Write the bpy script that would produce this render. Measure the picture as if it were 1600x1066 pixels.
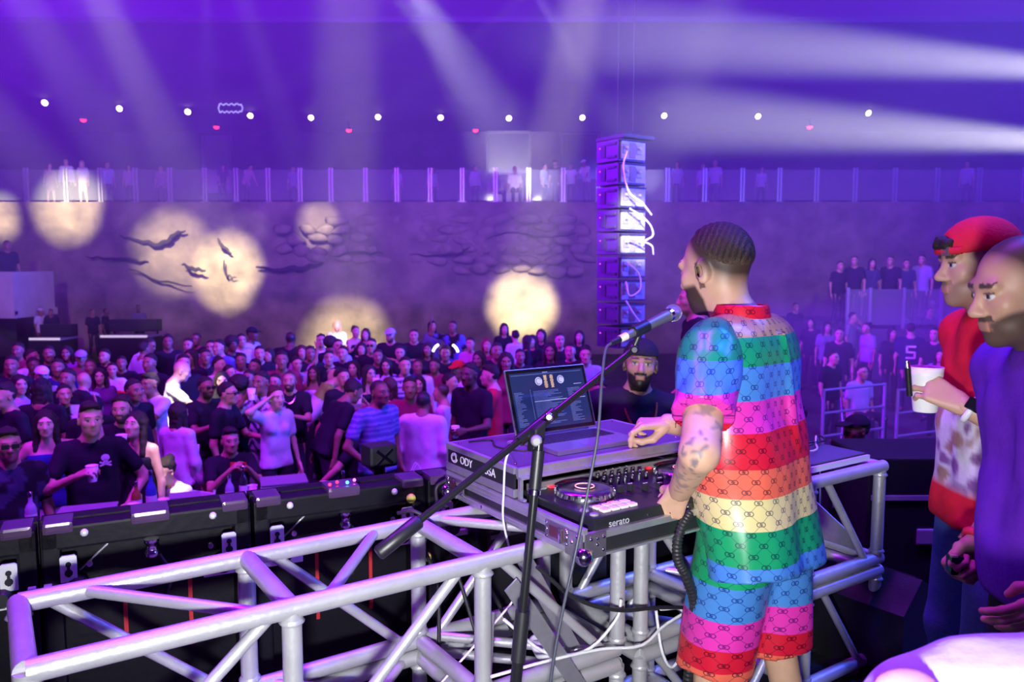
import bpy, bmesh, math, random
import numpy as np
from mathutils import Vector, Matrix, Euler

S = bpy.context.scene
COL = S.collection
for _o in list(bpy.data.objects):
    bpy.data.objects.remove(_o)

# ------------------------------------------------------------------ camera
FPX = 1244.44
CAMZ = 1.70
TILT = math.radians(5.43)
cam_d = bpy.data.cameras.new('camera')
cam_d.lens = 28.0
cam_d.sensor_width = 36.0
cam_d.clip_start = 0.05
cam_d.clip_end = 200
cam_d.dof.use_dof = True
cam_d.dof.focus_distance = 2.45
cam_d.dof.aperture_fstop = 4.5
cam_o = bpy.data.objects.new('camera', cam_d)
COL.objects.link(cam_o)
cam_o.location = (0, 0, CAMZ)
cam_o.rotation_euler = (math.pi / 2 - TILT, 0, 0)
S.camera = cam_o

# ------------------------------------------------------------------ world, exposure
S.view_settings.view_transform = 'Standard'
S.view_settings.look = 'None'
S.view_settings.exposure = 0.0
S.view_settings.gamma = 1.0
S.view_settings.use_curve_mapping = False
W = bpy.data.worlds.new('night_sky')
S.world = W
W.use_nodes = True
W.node_tree.nodes['Background'].inputs[0].default_value = (0.055, 0.003, 0.20, 1)
W.node_tree.nodes['Background'].inputs[1].default_value = 0.40
S.cycles.max_bounces = 4
S.cycles.diffuse_bounces = 2
S.cycles.glossy_bounces = 2
S.cycles.transmission_bounces = 4
S.cycles.transparent_max_bounces = 8
S.cycles.volume_bounces = 0
S.cycles.sample_clamp_indirect = 4.0


# pixel of the 1600x1066 frame -> point of the place, on a plane of known depth or height
def ray(x, y):
    f = Vector((0, math.cos(TILT), -math.sin(TILT)))
    up = Vector((0, math.sin(TILT), math.cos(TILT)))
    return f + Vector((1, 0, 0)) * ((x - 800) / FPX) - up * ((y - 533) / FPX)


def atY(x, y, Y):
    r = ray(x, y)
    return Vector((0, 0, CAMZ)) + r * (Y / r.y)


def atZ(x, y, z):
    r = ray(x, y)
    return Vector((0, 0, CAMZ)) + r * ((z - CAMZ) / r.z)


# ------------------------------------------------------------------ lights
def light(name, kind, loc, to, energy, col, **kw):
    l = bpy.data.lights.new(name, kind)
    l.energy = energy
    l.color = col
    for k, v in kw.items():
        setattr(l, k, v)
    o = bpy.data.objects.new(name, l)
    COL.objects.link(o)
    o.location = loc
    if to is not None:
        o.rotation_euler = (Vector(to) - Vector(loc)).to_track_quat('-Z', 'Y').to_euler()
    return o


def spot(loc, to, energy, deg, col=(1, 0.86, 0.48), blend=0.5, r=0.08, name='moving_head_light'):
    return light(name, 'SPOT', loc, to, energy, col, spot_size=math.radians(deg), spot_blend=blend, shadow_soft_size=r)


# the photographer's flash, held low beside the camera
light('camera_flash', 'SPOT', (-0.05, -0.10, 1.32), (-0.10, 2.5, 1.20), 430, (0.96, 0.97, 1.0),
      spot_size=math.radians(96), spot_blend=1.0, shadow_soft_size=0.07)
# side spots added to light the haze, then washes hung over the stage front
for (loc, to, e, c) in [((-27, 13, 7.5), (10, 14, 7.0), 430000, (0.21, 0.0, 1.0)), ((-27, 21, 9.5), (10, 20, 10.0), 130000, (0.21, 0.0, 1.0)), ((29, 13, 7.0), (-10, 13, 6.5), 330000, (0.06, 0.06, 1.0))]:
    light('haze_fill_light', 'SPOT', loc, to, e, c, spot_size=math.radians(34), spot_blend=1.0, shadow_soft_size=.3)
light('violet_wash_light', 'AREA', (-6.0, 3.0, 9.5), (-6, 18, 1), 2300, (0.40, 0.015, 1.0), size=1.2)
light('violet_wash_light', 'AREA', (0.5, 3.0, 9.5), (0, 18, 1), 1700, (0.42, 0.02, 1.0), size=1.2)
light('blue_wash_light', 'AREA', (8.0, 3.5, 9.0), (8, 16, 1), 2600, (0.08, 0.10, 1.0), size=1.2)
# warm fill spots added to grey the violet light on the rock wall
for x in (-14, -8, -2.5, 3, 9):
    light('wall_fill_light', 'SPOT', (x * .5, 4.4, 5.5), (x, 26, 1.2), 3000, (1, .90, .74), spot_size=math.radians(24), spot_blend=1.0, shadow_soft_size=.2)
light('violet_down_light', 'SPOT', (-1.2, 4.0, 6.5), (-0.4, 2.3, 0.7), 1700, (0.36, 0.0, 1.0), spot_size=math.radians(30), spot_blend=0.8, shadow_soft_size=0.15)
light('blue_down_light', 'SPOT', (3.2, 3.6, 6.0), (1.6, 2.8, 0.7), 1500, (0.03, 0.10, 1.0), spot_size=math.radians(55), spot_blend=0.8, shadow_soft_size=0.15)

YW = 26.0                                   # the stone wall under the terrace
# round white spots of the moving heads on the wall, the terrace and the crowd: pixel, depth, radius in pixels, watts
for (x, y, Y, rp, e, lx) in [
        (105, 318, YW, 52, 20000, -3.6), (268, 390, YW, 58, 12000, -2.6), (355, 418, YW, 52, 26000, -1.8),
        (497, 350, YW, 32, 9000, -0.9), (540, 522, 25.0, 66, 16000, 0.1), (816, 478, YW, 52, 36000, 1.2),
        (-8, 335, YW, 36, 14000, -4.4), (806, 292, YW + .9, 24, 2600, 2.0), (340, 240, 32.5, 26, 9000, -1.2)]:
    T = atY(x, y, Y)
    L = Vector((lx + T.x * 0.18, 4.6, 7.6)) if x > 500 else Vector((T.x * .75 + lx * .3, 12.0, 9.0))
    d = (T - L).length
    spot(L, T, e * (6.5 if x > 500 else 3.4), 1.25 * math.degrees(2 * math.atan(rp / FPX * T.y / d)), blend=1.0)
# spots on the hanging loudspeakers and on two people in the crowd
T = atY(993, 345, 11.0); L = Vector((2.2, 4.4, 6.0)); spot(L, T, 30000, 7.0, col=(1, 0.96, 0.86), blend=0.7)
T = atY(286, 588, 9.2); L = Vector((-3.0, 4.6, 7.4)); spot(L, T, 22000, 6.0, blend=0.6)
T = atY(266, 745, 6.8); L = Vector((-2.8, 4.4, 7.4)); spot(L, T, 9000, 2.6, blend=0.6)
T = atY(545, 512, 17.6); L = Vector((-.4, 4.6, 7.0)); spot(L, T, 30000, 4.6, blend=1.0)
# free beams in the haze over the crowd, from the rig above the stage and from its right side
for (x0, y0, Y0, x1, y1, Y1, e, deg, blend, col) in [
        (600, -90, 7.5, 785, 215, 30, 10000, 9.0, 1.0, (1, .93, .95)),
        (560, -80, 7.5, 770, 190, 16, 5000, 5.0, 0.9, (.9, .85, 1)),
        (820, -40, 8.0, 1000, 260, 24, 3600, 4.5, 0.9, (.9, .85, 1)),
        (860, -40, 8.0, 420, 330, 22, 1100, 5.0, 0.8, (.8, .75, 1)),
        (700, 20, 7.0, 180, 250, 20, 800, 5.0, 0.8, (.8, .7, 1)),
        (320, -60, 7.0, 330, 300, 22, 600, 6.0, 0.9, (.8, .75, 1))]:
    a = atY(x0, y0, Y0); b = atY(x1, y1, Y1)
    spot(a, b, e * 5.0, deg, col=col, blend=blend, r=0.05, name='beam_light')
# two parallel white beams from the fixtures at the right side of the stage
for (x0, y0, Y0, x1, y1, Y1, e) in [(1600, 104, 7.6, 940, 54, 5.3, 480000), (1600, 219, 7.6, 1090, 186, 5.4, 480000)]:
    a = atY(x0, y0, Y0); b = atY(x1, y1, Y1)
    spot(a + (a - b) * .9, b, e, 4.0, col=(1, .97, .92), blend=1.0, r=.04, name='beam_light')

# ------------------------------------------------------------------ materials
MATS = {}


def mat(name, col=(.5, .5, .5), rough=.6, metal=0.0, emit=None, es=0.0, attr=False, noise=None, bump=None, alpha=None, trans=0.0, coat=0.0, spec=0.5):
    if name in MATS:
        return MATS[name]
    m = bpy.data.materials.new(name)
    m.use_nodes = True
    nt = m.node_tree
    b = nt.nodes['Principled BSDF']
    b.inputs['Base Color'].default_value = (*col, 1)
    b.inputs['Roughness'].default_value = rough
    b.inputs['Metallic'].default_value = metal
    b.inputs['Specular IOR Level'].default_value = spec
    if trans:
        b.inputs['Transmission Weight'].default_value = trans
    if coat:
        b.inputs['Coat Weight'].default_value = coat
        b.inputs['Coat Roughness'].default_value = 0.1
    if emit:
        b.inputs['Emission Color'].default_value = (*emit, 1)
        b.inputs['Emission Strength'].default_value = es
    if alpha is not None:
        b.inputs['Alpha'].default_value = alpha
    src = None
    if attr:
        a = nt.nodes.new('ShaderNodeAttribute')
        a.attribute_name = 'Col'
        src = a.outputs['Color']
        nt.links.new(src, b.inputs['Base Color'])
    if noise:
        sc, amt = noise
        tc = nt.nodes.new('ShaderNodeTexCoord')
        n = nt.nodes.new('ShaderNodeTexNoise')
        n.inputs['Scale'].default_value = sc
        n.inputs['Detail'].default_value = 6
        nt.links.new(tc.outputs['Object'], n.inputs['Vector'])
        r = nt.nodes.new('ShaderNodeMapRange')
        r.inputs[1].default_value = 0.3; r.inputs[2].default_value = 0.7
        r.inputs[3].default_value = 1 - amt; r.inputs[4].default_value = 1 + amt
        nt.links.new(n.outputs['Fac'], r.inputs[0])
        mx = nt.nodes.new('ShaderNodeVectorMath'); mx.operation = 'SCALE'
        if src is not None:
            nt.links.new(src, mx.inputs[0])
        else:
            mx.inputs[0].default_value = col
        nt.links.new(r.outputs[0], mx.inputs['Scale'])
        nt.links.new(mx.outputs[0], b.inputs['Base Color'])
    if bump:
        sc, st = bump
        tc = nt.nodes.new('ShaderNodeTexCoord')
        n = nt.nodes.new('ShaderNodeTexNoise')
        n.inputs['Scale'].default_value = sc
        n.inputs['Detail'].default_value = 5
        nt.links.new(tc.outputs['Object'], n.inputs['Vector'])
        bp = nt.nodes.new('ShaderNodeBump')
        bp.inputs['Strength'].default_value = st
        bp.inputs['Distance'].default_value = 0.02
        nt.links.new(n.outputs['Fac'], bp.inputs['Height'])
        nt.links.new(bp.outputs[0], b.inputs['Normal'])
    MATS[name] = m
    return m


M_ALU = mat('truss_aluminium', (.56, .56, .58), .36, .5, noise=(9, .10), bump=(60, .10))
M_ALU2 = mat('brushed_extrusion', (.62, .62, .66), .38, .8, noise=(30, .08))
M_CHROME = mat('chrome', (.85, .85, .87), .14, 1.0)
M_BLACK = mat('black_plastic', (.012, .012, .016), .42)
M_BLKMAT = mat('matte_black', (.010, .010, .013), .75)
M_BLKMET = mat('black_powder_metal', (.016, .016, .020), .33, .3, bump=(120, .06))
M_WHITE = mat('white_plastic', (.80, .80, .80), .4)
M_CUP = mat('foam_cup_white', (.85, .85, .83), .6)
M_GREY = mat('grey_plastic', (.25, .25, .27), .5)
M_RUBBER = mat('rubber_cable', (.015, .015, .018), .5)
M_WCABLE = mat('white_cable', (.75, .75, .78), .4)
M_SKIN = mat('skin', attr=True, rough=.48, noise=(26, .05), spec=.4)
M_CLOTH = mat('cloth', attr=True, rough=.85, noise=(40, .06), bump=(90, .15), spec=.25)
M_HAIR = mat('hair', attr=True, rough=.6, noise=(120, .25), bump=(180, .5), spec=.35)
M_GLASS = mat('rail_glass', (.75, .8, .85), .06, 0, alpha=.10)
M_STEEL = mat('painted_steel', (.45, .46, .50), .4, .6)


# ------------------------------------------------------------------ object helpers
def setp(o, label=None, cat=None, group=None, kind=None):
    if label: o['label'] = label
    if cat: o['category'] = cat
    if group: o['group'] = group
    if kind: o['kind'] = kind
    return o


def link_mesh(name, v, f, m, parent=None, smooth=False, cols=None, ploc=None):
    me = bpy.data.meshes.new(name)
    if isinstance(v, np.ndarray):
        nv = len(v)
        me.vertices.add(nv)
        me.vertices.foreach_set('co', v.astype(np.float32).ravel())
        nf, k = f.shape
        me.loops.add(nf * k)
        me.loops.foreach_set('vertex_index', f.astype(np.int32).ravel())
        me.polygons.add(nf)
        me.polygons.foreach_set('loop_start', np.arange(0, nf * k, k, dtype=np.int32))
        me.polygons.foreach_set('loop_total', np.full(nf, k, dtype=np.int32))
        me.update(calc_edges=True)
    else:
        me.from_pydata(v, [], f)
        me.update()
    if cols is not None:
        ca = me.color_attributes.new('Col', 'FLOAT_COLOR', 'POINT')
        c4 = np.ones((len(me.vertices), 4), np.float32)
        c4[:, :3] = cols
        ca.data.foreach_set('color', c4.ravel())
    if smooth:
        me.polygons.foreach_set('use_smooth', np.ones(len(me.polygons), bool))
    if isinstance(m, (list, tuple)):
        for q in m: me.materials.append(q)
    elif m: me.materials.append(m)
    o = bpy.data.objects.new(name, me)
    COL.objects.link(o)
    if parent is not None:
        o.parent = parent
        if ploc is not None:
            o.matrix_parent_inverse = Matrix.Translation(-Vector(ploc))
    return o


def empty(name, loc, label=None, cat=None, group=None):
    e = bpy.data.objects.new(name, None)
    e.empty_display_size = .1
    COL.objects.link(e)
    e.location = loc
    setp(e, label, cat, group)
    e['_loc'] = list(loc)
    return e


class MB:
    """collects simple shapes, all in world coordinates, into one mesh"""

    def __init__(self):
        self.v = []; self.f = []; self.sm = []; self.mi = []

    def add(self, vs, fs, sm=False, mi=0):
        n = len(self.v)
        self.v += [tuple(p) for p in vs]
        self.f += [tuple(i + n for i in q) for q in fs]
        self.sm += [sm] * len(fs); self.mi += [mi] * len(fs)
        return self

    def box(self, c, size, ax=None, bev=0.0, mi=0):
        """c centre, size full, ax three axis vectors"""
        X, Y, Z = ax if ax else (Vector((1, 0, 0)), Vector((0, 1, 0)), Vector((0, 0, 1)))
        c = Vector(c); a, b, h = size[0] / 2, size[1] / 2, size[2] / 2
        if bev <= 0:
            vs = [c + X * (a * i) + Y * (b * j) + Z * (h * k) for i in (-1, 1) for j in (-1, 1) for k in (-1, 1)]
            return self.add(vs, [(0, 1, 3, 2), (4, 6, 7, 5), (0, 4, 5, 1), (2, 3, 7, 6), (0, 2, 6, 4), (1, 5, 7, 3)], mi=mi)
        bm = bmesh.new()
        bmesh.ops.create_cube(bm, size=1)
        for v in bm.verts: v.co = Vector((v.co.x * size[0], v.co.y * size[1], v.co.z * size[2]))
        bmesh.ops.bevel(bm, geom=bm.edges[:], offset=bev, segments=2, affect='EDGES', profile=.7)
        bm.verts.index_update()
        vs = [c + X * v.co.x + Y * v.co.y + Z * v.co.z for v in bm.verts]
        fs = [[v.index for v in f.verts] for f in bm.faces]
        bm.free()
        return self.add(vs, fs, mi=mi)

    def tube(self, pts, r, n=10, cap=True, mi=0):
        """tube along points; r a number or one per point"""
        pts = [Vector(p) for p in pts]
        rs = r if isinstance(r, (list, tuple)) else [r] * len(pts)
        vs = []; fs = []
        t0 = (pts[1] - pts[0]).normalized()
        a = t0.orthogonal().normalized()
        for i, p in enumerate(pts):
            if i == 0: t = pts[1] - pts[0]
            elif i == len(pts) - 1: t = pts[-1] - pts[-2]
            else: t = (pts[i + 1] - pts[i]).normalized() + (pts[i] - pts[i - 1]).normalized()
            t = t.normalized() if t.length > 1e-9 else t0
            a = (a - t * a.dot(t))
            a = a.normalized() if a.length > 1e-6 else t.orthogonal().normalized()
            b = t.cross(a)
            for k in range(n):
                w = 2 * math.pi * k / n
                vs.append(p + (a * math.cos(w) + b * math.sin(w)) * rs[i])
        m = len(pts)
        for i in range(m - 1):
            for k in range(n):
                k2 = (k + 1) % n
                fs.append((i * n + k, i * n + k2, (i + 1) * n + k2, (i + 1) * n + k))
        self.add(vs, fs, True, mi)
        if cap:
            self.add(vs[:n][::-1], [tuple(range(n))], False, mi)
            self.add(vs[-n:], [tuple(range(n))], False, mi)
        return self

    def lathe(self, prof, c, axis=(0, 0, 1), n=20, mi=0, smooth=True):
        """prof list of (r, h) along axis from c"""
        z = Vector(axis).normalized(); a = z.orthogonal().normalized(); b = z.cross(a); c = Vector(c)
        vs = []; fs = []
        for (r, h) in prof:
            for k in range(n):
                w = 2 * math.pi * k / n
                vs.append(c + z * h + (a * math.cos(w) + b * math.sin(w)) * r)
        for i in range(len(prof) - 1):
            for k in range(n):
                k2 = (k + 1) % n
                fs.append((i * n + k, i * n + k2, (i + 1) * n + k2, (i + 1) * n + k))
        self.add(vs, fs, smooth, mi)
        self.add(vs[:n][::-1], [tuple(range(n))], False, mi)
        self.add(vs[-n:], [tuple(range(n))], False, mi)
        return self

    def prism(self, poly, z0, z1, o=(0, 0, 0), ax=None, mi=0):
        """poly in the X,Y of ax, extruded along Z of ax"""
        X, Y, Z = ax if ax else (Vector((1, 0, 0)), Vector((0, 1, 0)), Vector((0, 0, 1)))
        o = Vector(o); n = len(poly)
        vs = [o + X * p[0] + Y * p[1] + Z * z for z in (z0, z1) for p in poly]
        fs = [tuple(range(n))[::-1], tuple(range(n, 2 * n))] + [(i, (i + 1) % n, n + (i + 1) % n, n + i) for i in range(n)]
        return self.add(vs, fs, mi=mi)

    def sphere(self, c, r, n=10, mi=0, sc=(1, 1, 1)):
        vs = []; fs = []; c = Vector(c); m = n // 2 + 1
        for i in range(m + 1):
            th = math.pi * i / m
            for k in range(n):
                w = 2 * math.pi * k / n
                vs.append(c + Vector((r * sc[0] * math.sin(th) * math.cos(w), r * sc[1] * math.sin(th) * math.sin(w), r * sc[2] * math.cos(th))))
        for i in range(m):
            for k in range(n):
                k2 = (k + 1) % n
                fs.append((i * n + k, (i + 1) * n + k, (i + 1) * n + k2, i * n + k2))
        return self.add(vs, fs, True, mi)

    def build(self, name, m, parent=None, label=None, cat=None, group=None, kind=None):
        me = bpy.data.meshes.new(name)
        me.from_pydata(self.v, [], self.f)
        me.polygons.foreach_set('use_smooth', self.sm)
        for q in (m if isinstance(m, (list, tuple)) else [m]): me.materials.append(q)
        me.polygons.foreach_set('material_index', self.mi)
        me.update()
        o = bpy.data.objects.new(name, me)
        COL.objects.link(o)
        if parent is not None:
            o.parent = parent
            root = parent
            # parts are modelled in world coordinates
            loc = Vector(root['_loc']) if '_loc' in root.keys() else Vector((0, 0, 0))
            o.matrix_parent_inverse = Matrix.Translation(-loc)
            o['_loc'] = [0.0, 0.0, 0.0] if '_loc' not in root.keys() else [0.0, 0.0, 0.0]
        setp(o, label, cat, group, kind)
        return o


def text_part(name, s, m, size, mtx, parent, depth=.0006, align='CENTER'):
    c = bpy.data.curves.new(name, 'FONT')
    c.body = s
    c.size = size
    c.extrude = depth
    c.align_x = align
    c.align_y = 'CENTER'
    tmp = bpy.data.objects.new(name + '_curve', c)
    COL.objects.link(tmp)
    bpy.context.view_layer.update()
    me = bpy.data.meshes.new_from_object(tmp.evaluated_get(bpy.context.evaluated_depsgraph_get()))
    bpy.data.objects.remove(tmp)
    me.name = name
    me.materials.clear()
    me.materials.append(m)
    o = bpy.data.objects.new(name, me)
    COL.objects.link(o)
    o.parent = parent
    loc = Vector(parent['_loc']) if '_loc' in parent.keys() else Vector((0, 0, 0))
    o.matrix_parent_inverse = Matrix.Translation(-loc)
    o.matrix_basis = mtx
    return o


def frame_mtx(o, X, Y, Z):
    return Matrix(((X[0], Y[0], Z[0], o[0]), (X[1], Y[1], Z[1], o[1]), (X[2], Y[2], Z[2], o[2]), (0, 0, 0, 1)))


def copy_tree(o, parent=None):
    c = o.copy()
    COL.objects.link(c)
    c.parent = parent
    if parent is not None: c.matrix_parent_inverse = o.matrix_parent_inverse.copy()
    for ch in list(o.children):
        copy_tree(ch, c)
    return c


def bez(pts, n=8):
    """smooth polyline through points (Catmull-Rom)"""
    P = [Vector(p) for p in pts]
    P = [P[0] * 2 - P[1]] + P + [P[-1] * 2 - P[-2]]
    out = []
    for i in range(1, len(P) - 2):
        for k in range(n):
            t = k / n
            a, b, c, d = P[i - 1], P[i], P[i + 1], P[i + 2]
            out.append(0.5 * ((2 * b) + (c - a) * t + (2 * a - 5 * b + 4 * c - d) * t * t + (3 * b - a - 3 * c + d) * t ** 3))
    out.append(P[-2])
    return out

# ------------------------------------------------------------------ frame of the DJ booth: u along it, v away from the stage
A0 = atZ(40, 1050, .87)
B0 = atZ(1380, 728, .87)
U = (B0 - A0).normalized()
V = Vector((-U.y, U.x, 0))
Zv = Vector((0, 0, 1))
AXB = (U, V, Zv)


def bp(s, t, z):
    return Vector((A0.x, A0.y, 0)) + U * s + V * t + Zv * z


def to_st(p):
    q = Vector(p) - Vector((A0.x, A0.y, 0))
    return q.dot(U), q.dot(V)


FLOOR = -1.2
BALC = 3.74
rng = random.Random(7)

# ------------------------------------------------------------------ the setting
M_FLOOR = mat('dark_floor', (.06, .055, .06), .7, noise=(3, .3))
M_DECK = mat('stage_deck_black', (.014, .014, .017), .5, noise=(5, .3), bump=(60, .2))
M_ROCK = mat('rock_wall', (.19, .155, .115), .9, noise=(1.3, .40), bump=(6, .9))
M_CONC = mat('pale_plaster', (.42, .38, .36), .85, noise=(3, .1))
M_DARKW = mat('dark_painted_wall', (.09, .07, .10), .8, noise=(.8, .3))
M_CEIL = mat('dark_ceiling', (.035, .03, .04), .8, noise=(.6, .2))
M_CRACK = mat('crack_shade', (.02, .017, .015), .95)

MB().box((0, 17, FLOOR - .1), (80, 46, .2)).build('floor', M_FLOOR, kind='structure')
# stage deck as seen from above: booth front edge, then the right wing
deck = [to_st(p) for p in ((-4, -4, 0), (6.5, -4, 0), (6.5, 4.3, 0))]
poly = [(-4, -4), (6.5, -4), (6.5, 3.4)] + [tuple(bp(s, t, 0).xy) for s, t in ((3.25, .95), (-2.6, .95))] + [(-4, 1.0)]
MB().prism(poly, FLOOR, 0.0).build('floor_stage', M_DECK, kind='structure')


def vnoise(p, seed=0):
    """value noise, p (N,3)"""
    i = np.floor(p).astype(np.int64)
    f = p - i
    f = f * f * (3 - 2 * f)

    def h(a):
        n = a[:, 0] * 374761393 + a[:, 1] * 668265263 + a[:, 2] * 2147483647 + seed * 974634777
        n = (n ^ (n >> 13)) * 1274126177
        n = n ^ (n >> 16)
        return (n & 0xffff) / 65535.0
    o = 0
    for dx in (0, 1):
        for dy in (0, 1):
            for dz in (0, 1):
                w = (f[:, 0] if dx else 1 - f[:, 0]) * (f[:, 1] if dy else 1 - f[:, 1]) * (f[:, 2] if dz else 1 - f[:, 2])
                o = o + w * h(i + np.array([dx, dy, dz]))
    return o * 2 - 1


# rock wall, relief in the mesh
nx, nz = 330, 30
xs = np.linspace(-32, 34, nx); zs = np.linspace(FLOOR, BALC, nz)
X, Z = np.meshgrid(xs, zs)
p = np.stack([X.ravel(), np.zeros(X.size), Z.ravel()], 1)
rel = .22 * vnoise(p * np.array([.5, 1, .8]), 1) + .12 * vnoise(p * np.array([1.3, 1, 2.2]), 2) + .05 * vnoise(p * 4.0, 3)
edge = np.clip((BALC - p[:, 2]) / .5, 0, 1)
vw = np.stack([p[:, 0], YW + rel * edge, p[:, 2]], 1)
idx = np.arange(nx * nz).reshape(nz, nx)
fw = np.stack([idx[:-1, :-1].ravel(), idx[:-1, 1:].ravel(), idx[1:, 1:].ravel(), idx[1:, :-1].ravel()], 1)
wall = link_mesh('wall_back', vw, fw, M_ROCK, smooth=True)
setp(wall, kind='structure')
wall['_loc'] = [0, 0, 0]


def stone_mesh(seed):
    bm = bmesh.new()
    bmesh.ops.create_icosphere(bm, subdivisions=2, radius=.5)
    r = random.Random(seed)
    pl = [(Vector((r.uniform(-1, 1), r.uniform(-.4, .4), r.uniform(-1, 1))).normalized(), r.uniform(.30, .42)) for _ in range(7)]
    for v in bm.verts:
        for n, d in pl:
            e = v.co.dot(n) - d
            if e > 0: v.co -= n * e
    me = bpy.data.meshes.new('stone')
    bm.to_mesh(me); bm.free()
    me.polygons.foreach_set('use_smooth', [True] * len(me.polygons))
    me.materials.append(M_ROCK)
    return me


stones = [stone_mesh(i) for i in range(6)]
r1 = random.Random(3)
for row, (y0, n, x0, x1) in enumerate([(358, 16, 430, 925), (374, 15, 450, 925), (390, 17, 430, 915), (405, 12, 470, 925), (421, 7, 700, 920), (343, 8, 500, 900)]):
    for i in range(n):
        x = x0 + (x1 - x0) * (i + .5 + r1.uniform(-.2, .2)) / n
        c = atY(x, y0 + r1.uniform(-3, 3), YW - .02)
        o = bpy.data.objects.new('stone', stones[r1.randrange(6)])
        COL.objects.link(o)
        o.parent = wall
        wd = (x1 - x0) / n / 47.8
        o.location = c
        o.scale = (wd * r1.uniform(1.0, 1.25), r1.uniform(.26, .42), r1.uniform(.34, .46))
        o.rotation_euler = (0, r1.uniform(-.25, .25), 0)
# crevices in the rock: dark strips painted in for their shade
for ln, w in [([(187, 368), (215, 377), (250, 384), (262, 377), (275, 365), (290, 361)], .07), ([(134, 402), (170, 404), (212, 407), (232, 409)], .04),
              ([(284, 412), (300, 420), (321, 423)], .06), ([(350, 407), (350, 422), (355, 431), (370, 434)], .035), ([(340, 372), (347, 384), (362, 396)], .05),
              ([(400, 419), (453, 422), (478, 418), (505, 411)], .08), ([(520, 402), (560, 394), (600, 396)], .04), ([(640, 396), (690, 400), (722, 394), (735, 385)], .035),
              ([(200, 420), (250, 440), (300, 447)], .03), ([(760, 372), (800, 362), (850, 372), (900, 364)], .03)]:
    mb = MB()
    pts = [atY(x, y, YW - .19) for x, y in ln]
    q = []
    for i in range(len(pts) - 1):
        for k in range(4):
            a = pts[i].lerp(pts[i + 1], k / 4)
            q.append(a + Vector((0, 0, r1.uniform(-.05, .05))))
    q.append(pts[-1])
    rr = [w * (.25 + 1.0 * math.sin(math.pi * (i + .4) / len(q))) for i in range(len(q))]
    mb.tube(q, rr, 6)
    mb.build('crevice_shade', M_CRACK, wall)

# terrace above the wall, with its back wall and roof
MB().box((1, YW + 6.3, BALC - .15), (66, 12.2, .3)).build('floor_terrace', M_ROCK, kind='structure')
MB().box((1, YW + 9.2, BALC + 2.0), (66, .3, 4.2)).build('wall_terrace', M_DARKW, kind='structure')
MB().box((1, 28.0, 7.5), (66, 17, .12)).build('ceiling', M_CEIL, kind='structure')
# left parapet box with its pier
MB().box((-15.9, 22.3, .92), (4.0, .15, 1.2)).box((-13.98, 23.3, .92), (.15, 1.86, 1.2)).build('wall_parapet', M_CONC, kind='structure')
MB().box((-16.6, 23.4, -.64), (3.0, 1.6, 1.72)).build('wall_pier', M_DARKW, kind='structure')
MB().box((-16.0, 23.3, .32), (4.2, 2.1, .2)).build('floor_parapet', M_CONC, kind='structure')

# openings in the terrace's back wall
def panel_px(name, x0, y0, x1, y1, Y, m, label, cat, th=.12, frame=None):
    a = atY(x0, y1, Y); b = atY(x1, y0, Y)
    w, h = b.x - a.x, b.z - a.z
    root = empty(name, ((a.x + b.x) / 2, Y, a.z), label, cat)
    MB().box(((a.x + b.x) / 2, Y, (a.z + b.z) / 2), (w, th, h)).build('panel', m, root)
    mb = MB()
    fw_ = .10
    for (cx, cz, sx, sz) in ((a.x, (a.z + b.z) / 2, fw_, h + fw_), (b.x, (a.z + b.z) / 2, fw_, h + fw_), ((a.x + b.x) / 2, b.z, w, fw_), ((a.x + b.x) / 2, a.z, w, fw_)):
        mb.box((cx, Y - .04, cz), (sx, th + .1, sz))
    mb.build('frame', frame or M_STEEL, root)
    return root


M_SCREEN_OFF = mat('dark_screen', (.012, .01, .016), .25)
panel_px('display_screen', 762, 207, 828, 272, 34.97, M_SCREEN_OFF, 'dark square display screen above the spotlit seated terrace guest', 'screen', frame=M_BLACK)
panel_px('display_screen', 877, 208, 936, 282, 34.97, M_SCREEN_OFF, 'dark tall display screen behind guest in white cap', 'screen', frame=M_BLACK)
panel_px('glass_door', 321, 214, 359, 300, 34.97, mat('pale_door', (.5, .5, .5), .5), 'pale door on the terrace lit by a round spot', 'door')

# terrace balustrade: posts and panes, each a part
bal = empty('glass_balustrade', (0, YW + .25, BALC), 'long glass balustrade with steel posts along the terrace edge', 'balustrade')
posts = [-15, 41, 103, 157, 212, 266, 320, 369, 419, 469, 517, 571, 620, 672, 722, 774, 826, 880, 935, 988, 1043, 1101, 1160, 1218, 1276, 1336, 1398, 1464, 1530, 1600]
yb = YW + .25
px_ = []
for x in posts:
    c = atY(x, 290, yb); px_.append(c.x)
    MB().box((c.x - .045, yb, BALC + .55), (.055, .07, 1.12), bev=.008).box((c.x + .045, yb, BALC + .55), (.055, .07, 1.12), bev=.008).box((c.x, yb, BALC + .012), (.26, .2, .025)).build('post', M_STEEL, bal)
for a, b in zip(px_[:-1], px_[1:]):
    MB().box(((a + b) / 2, yb, BALC + .56), (b - a - .16, .02, .98)).build('pane', M_GLASS, bal)

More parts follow.
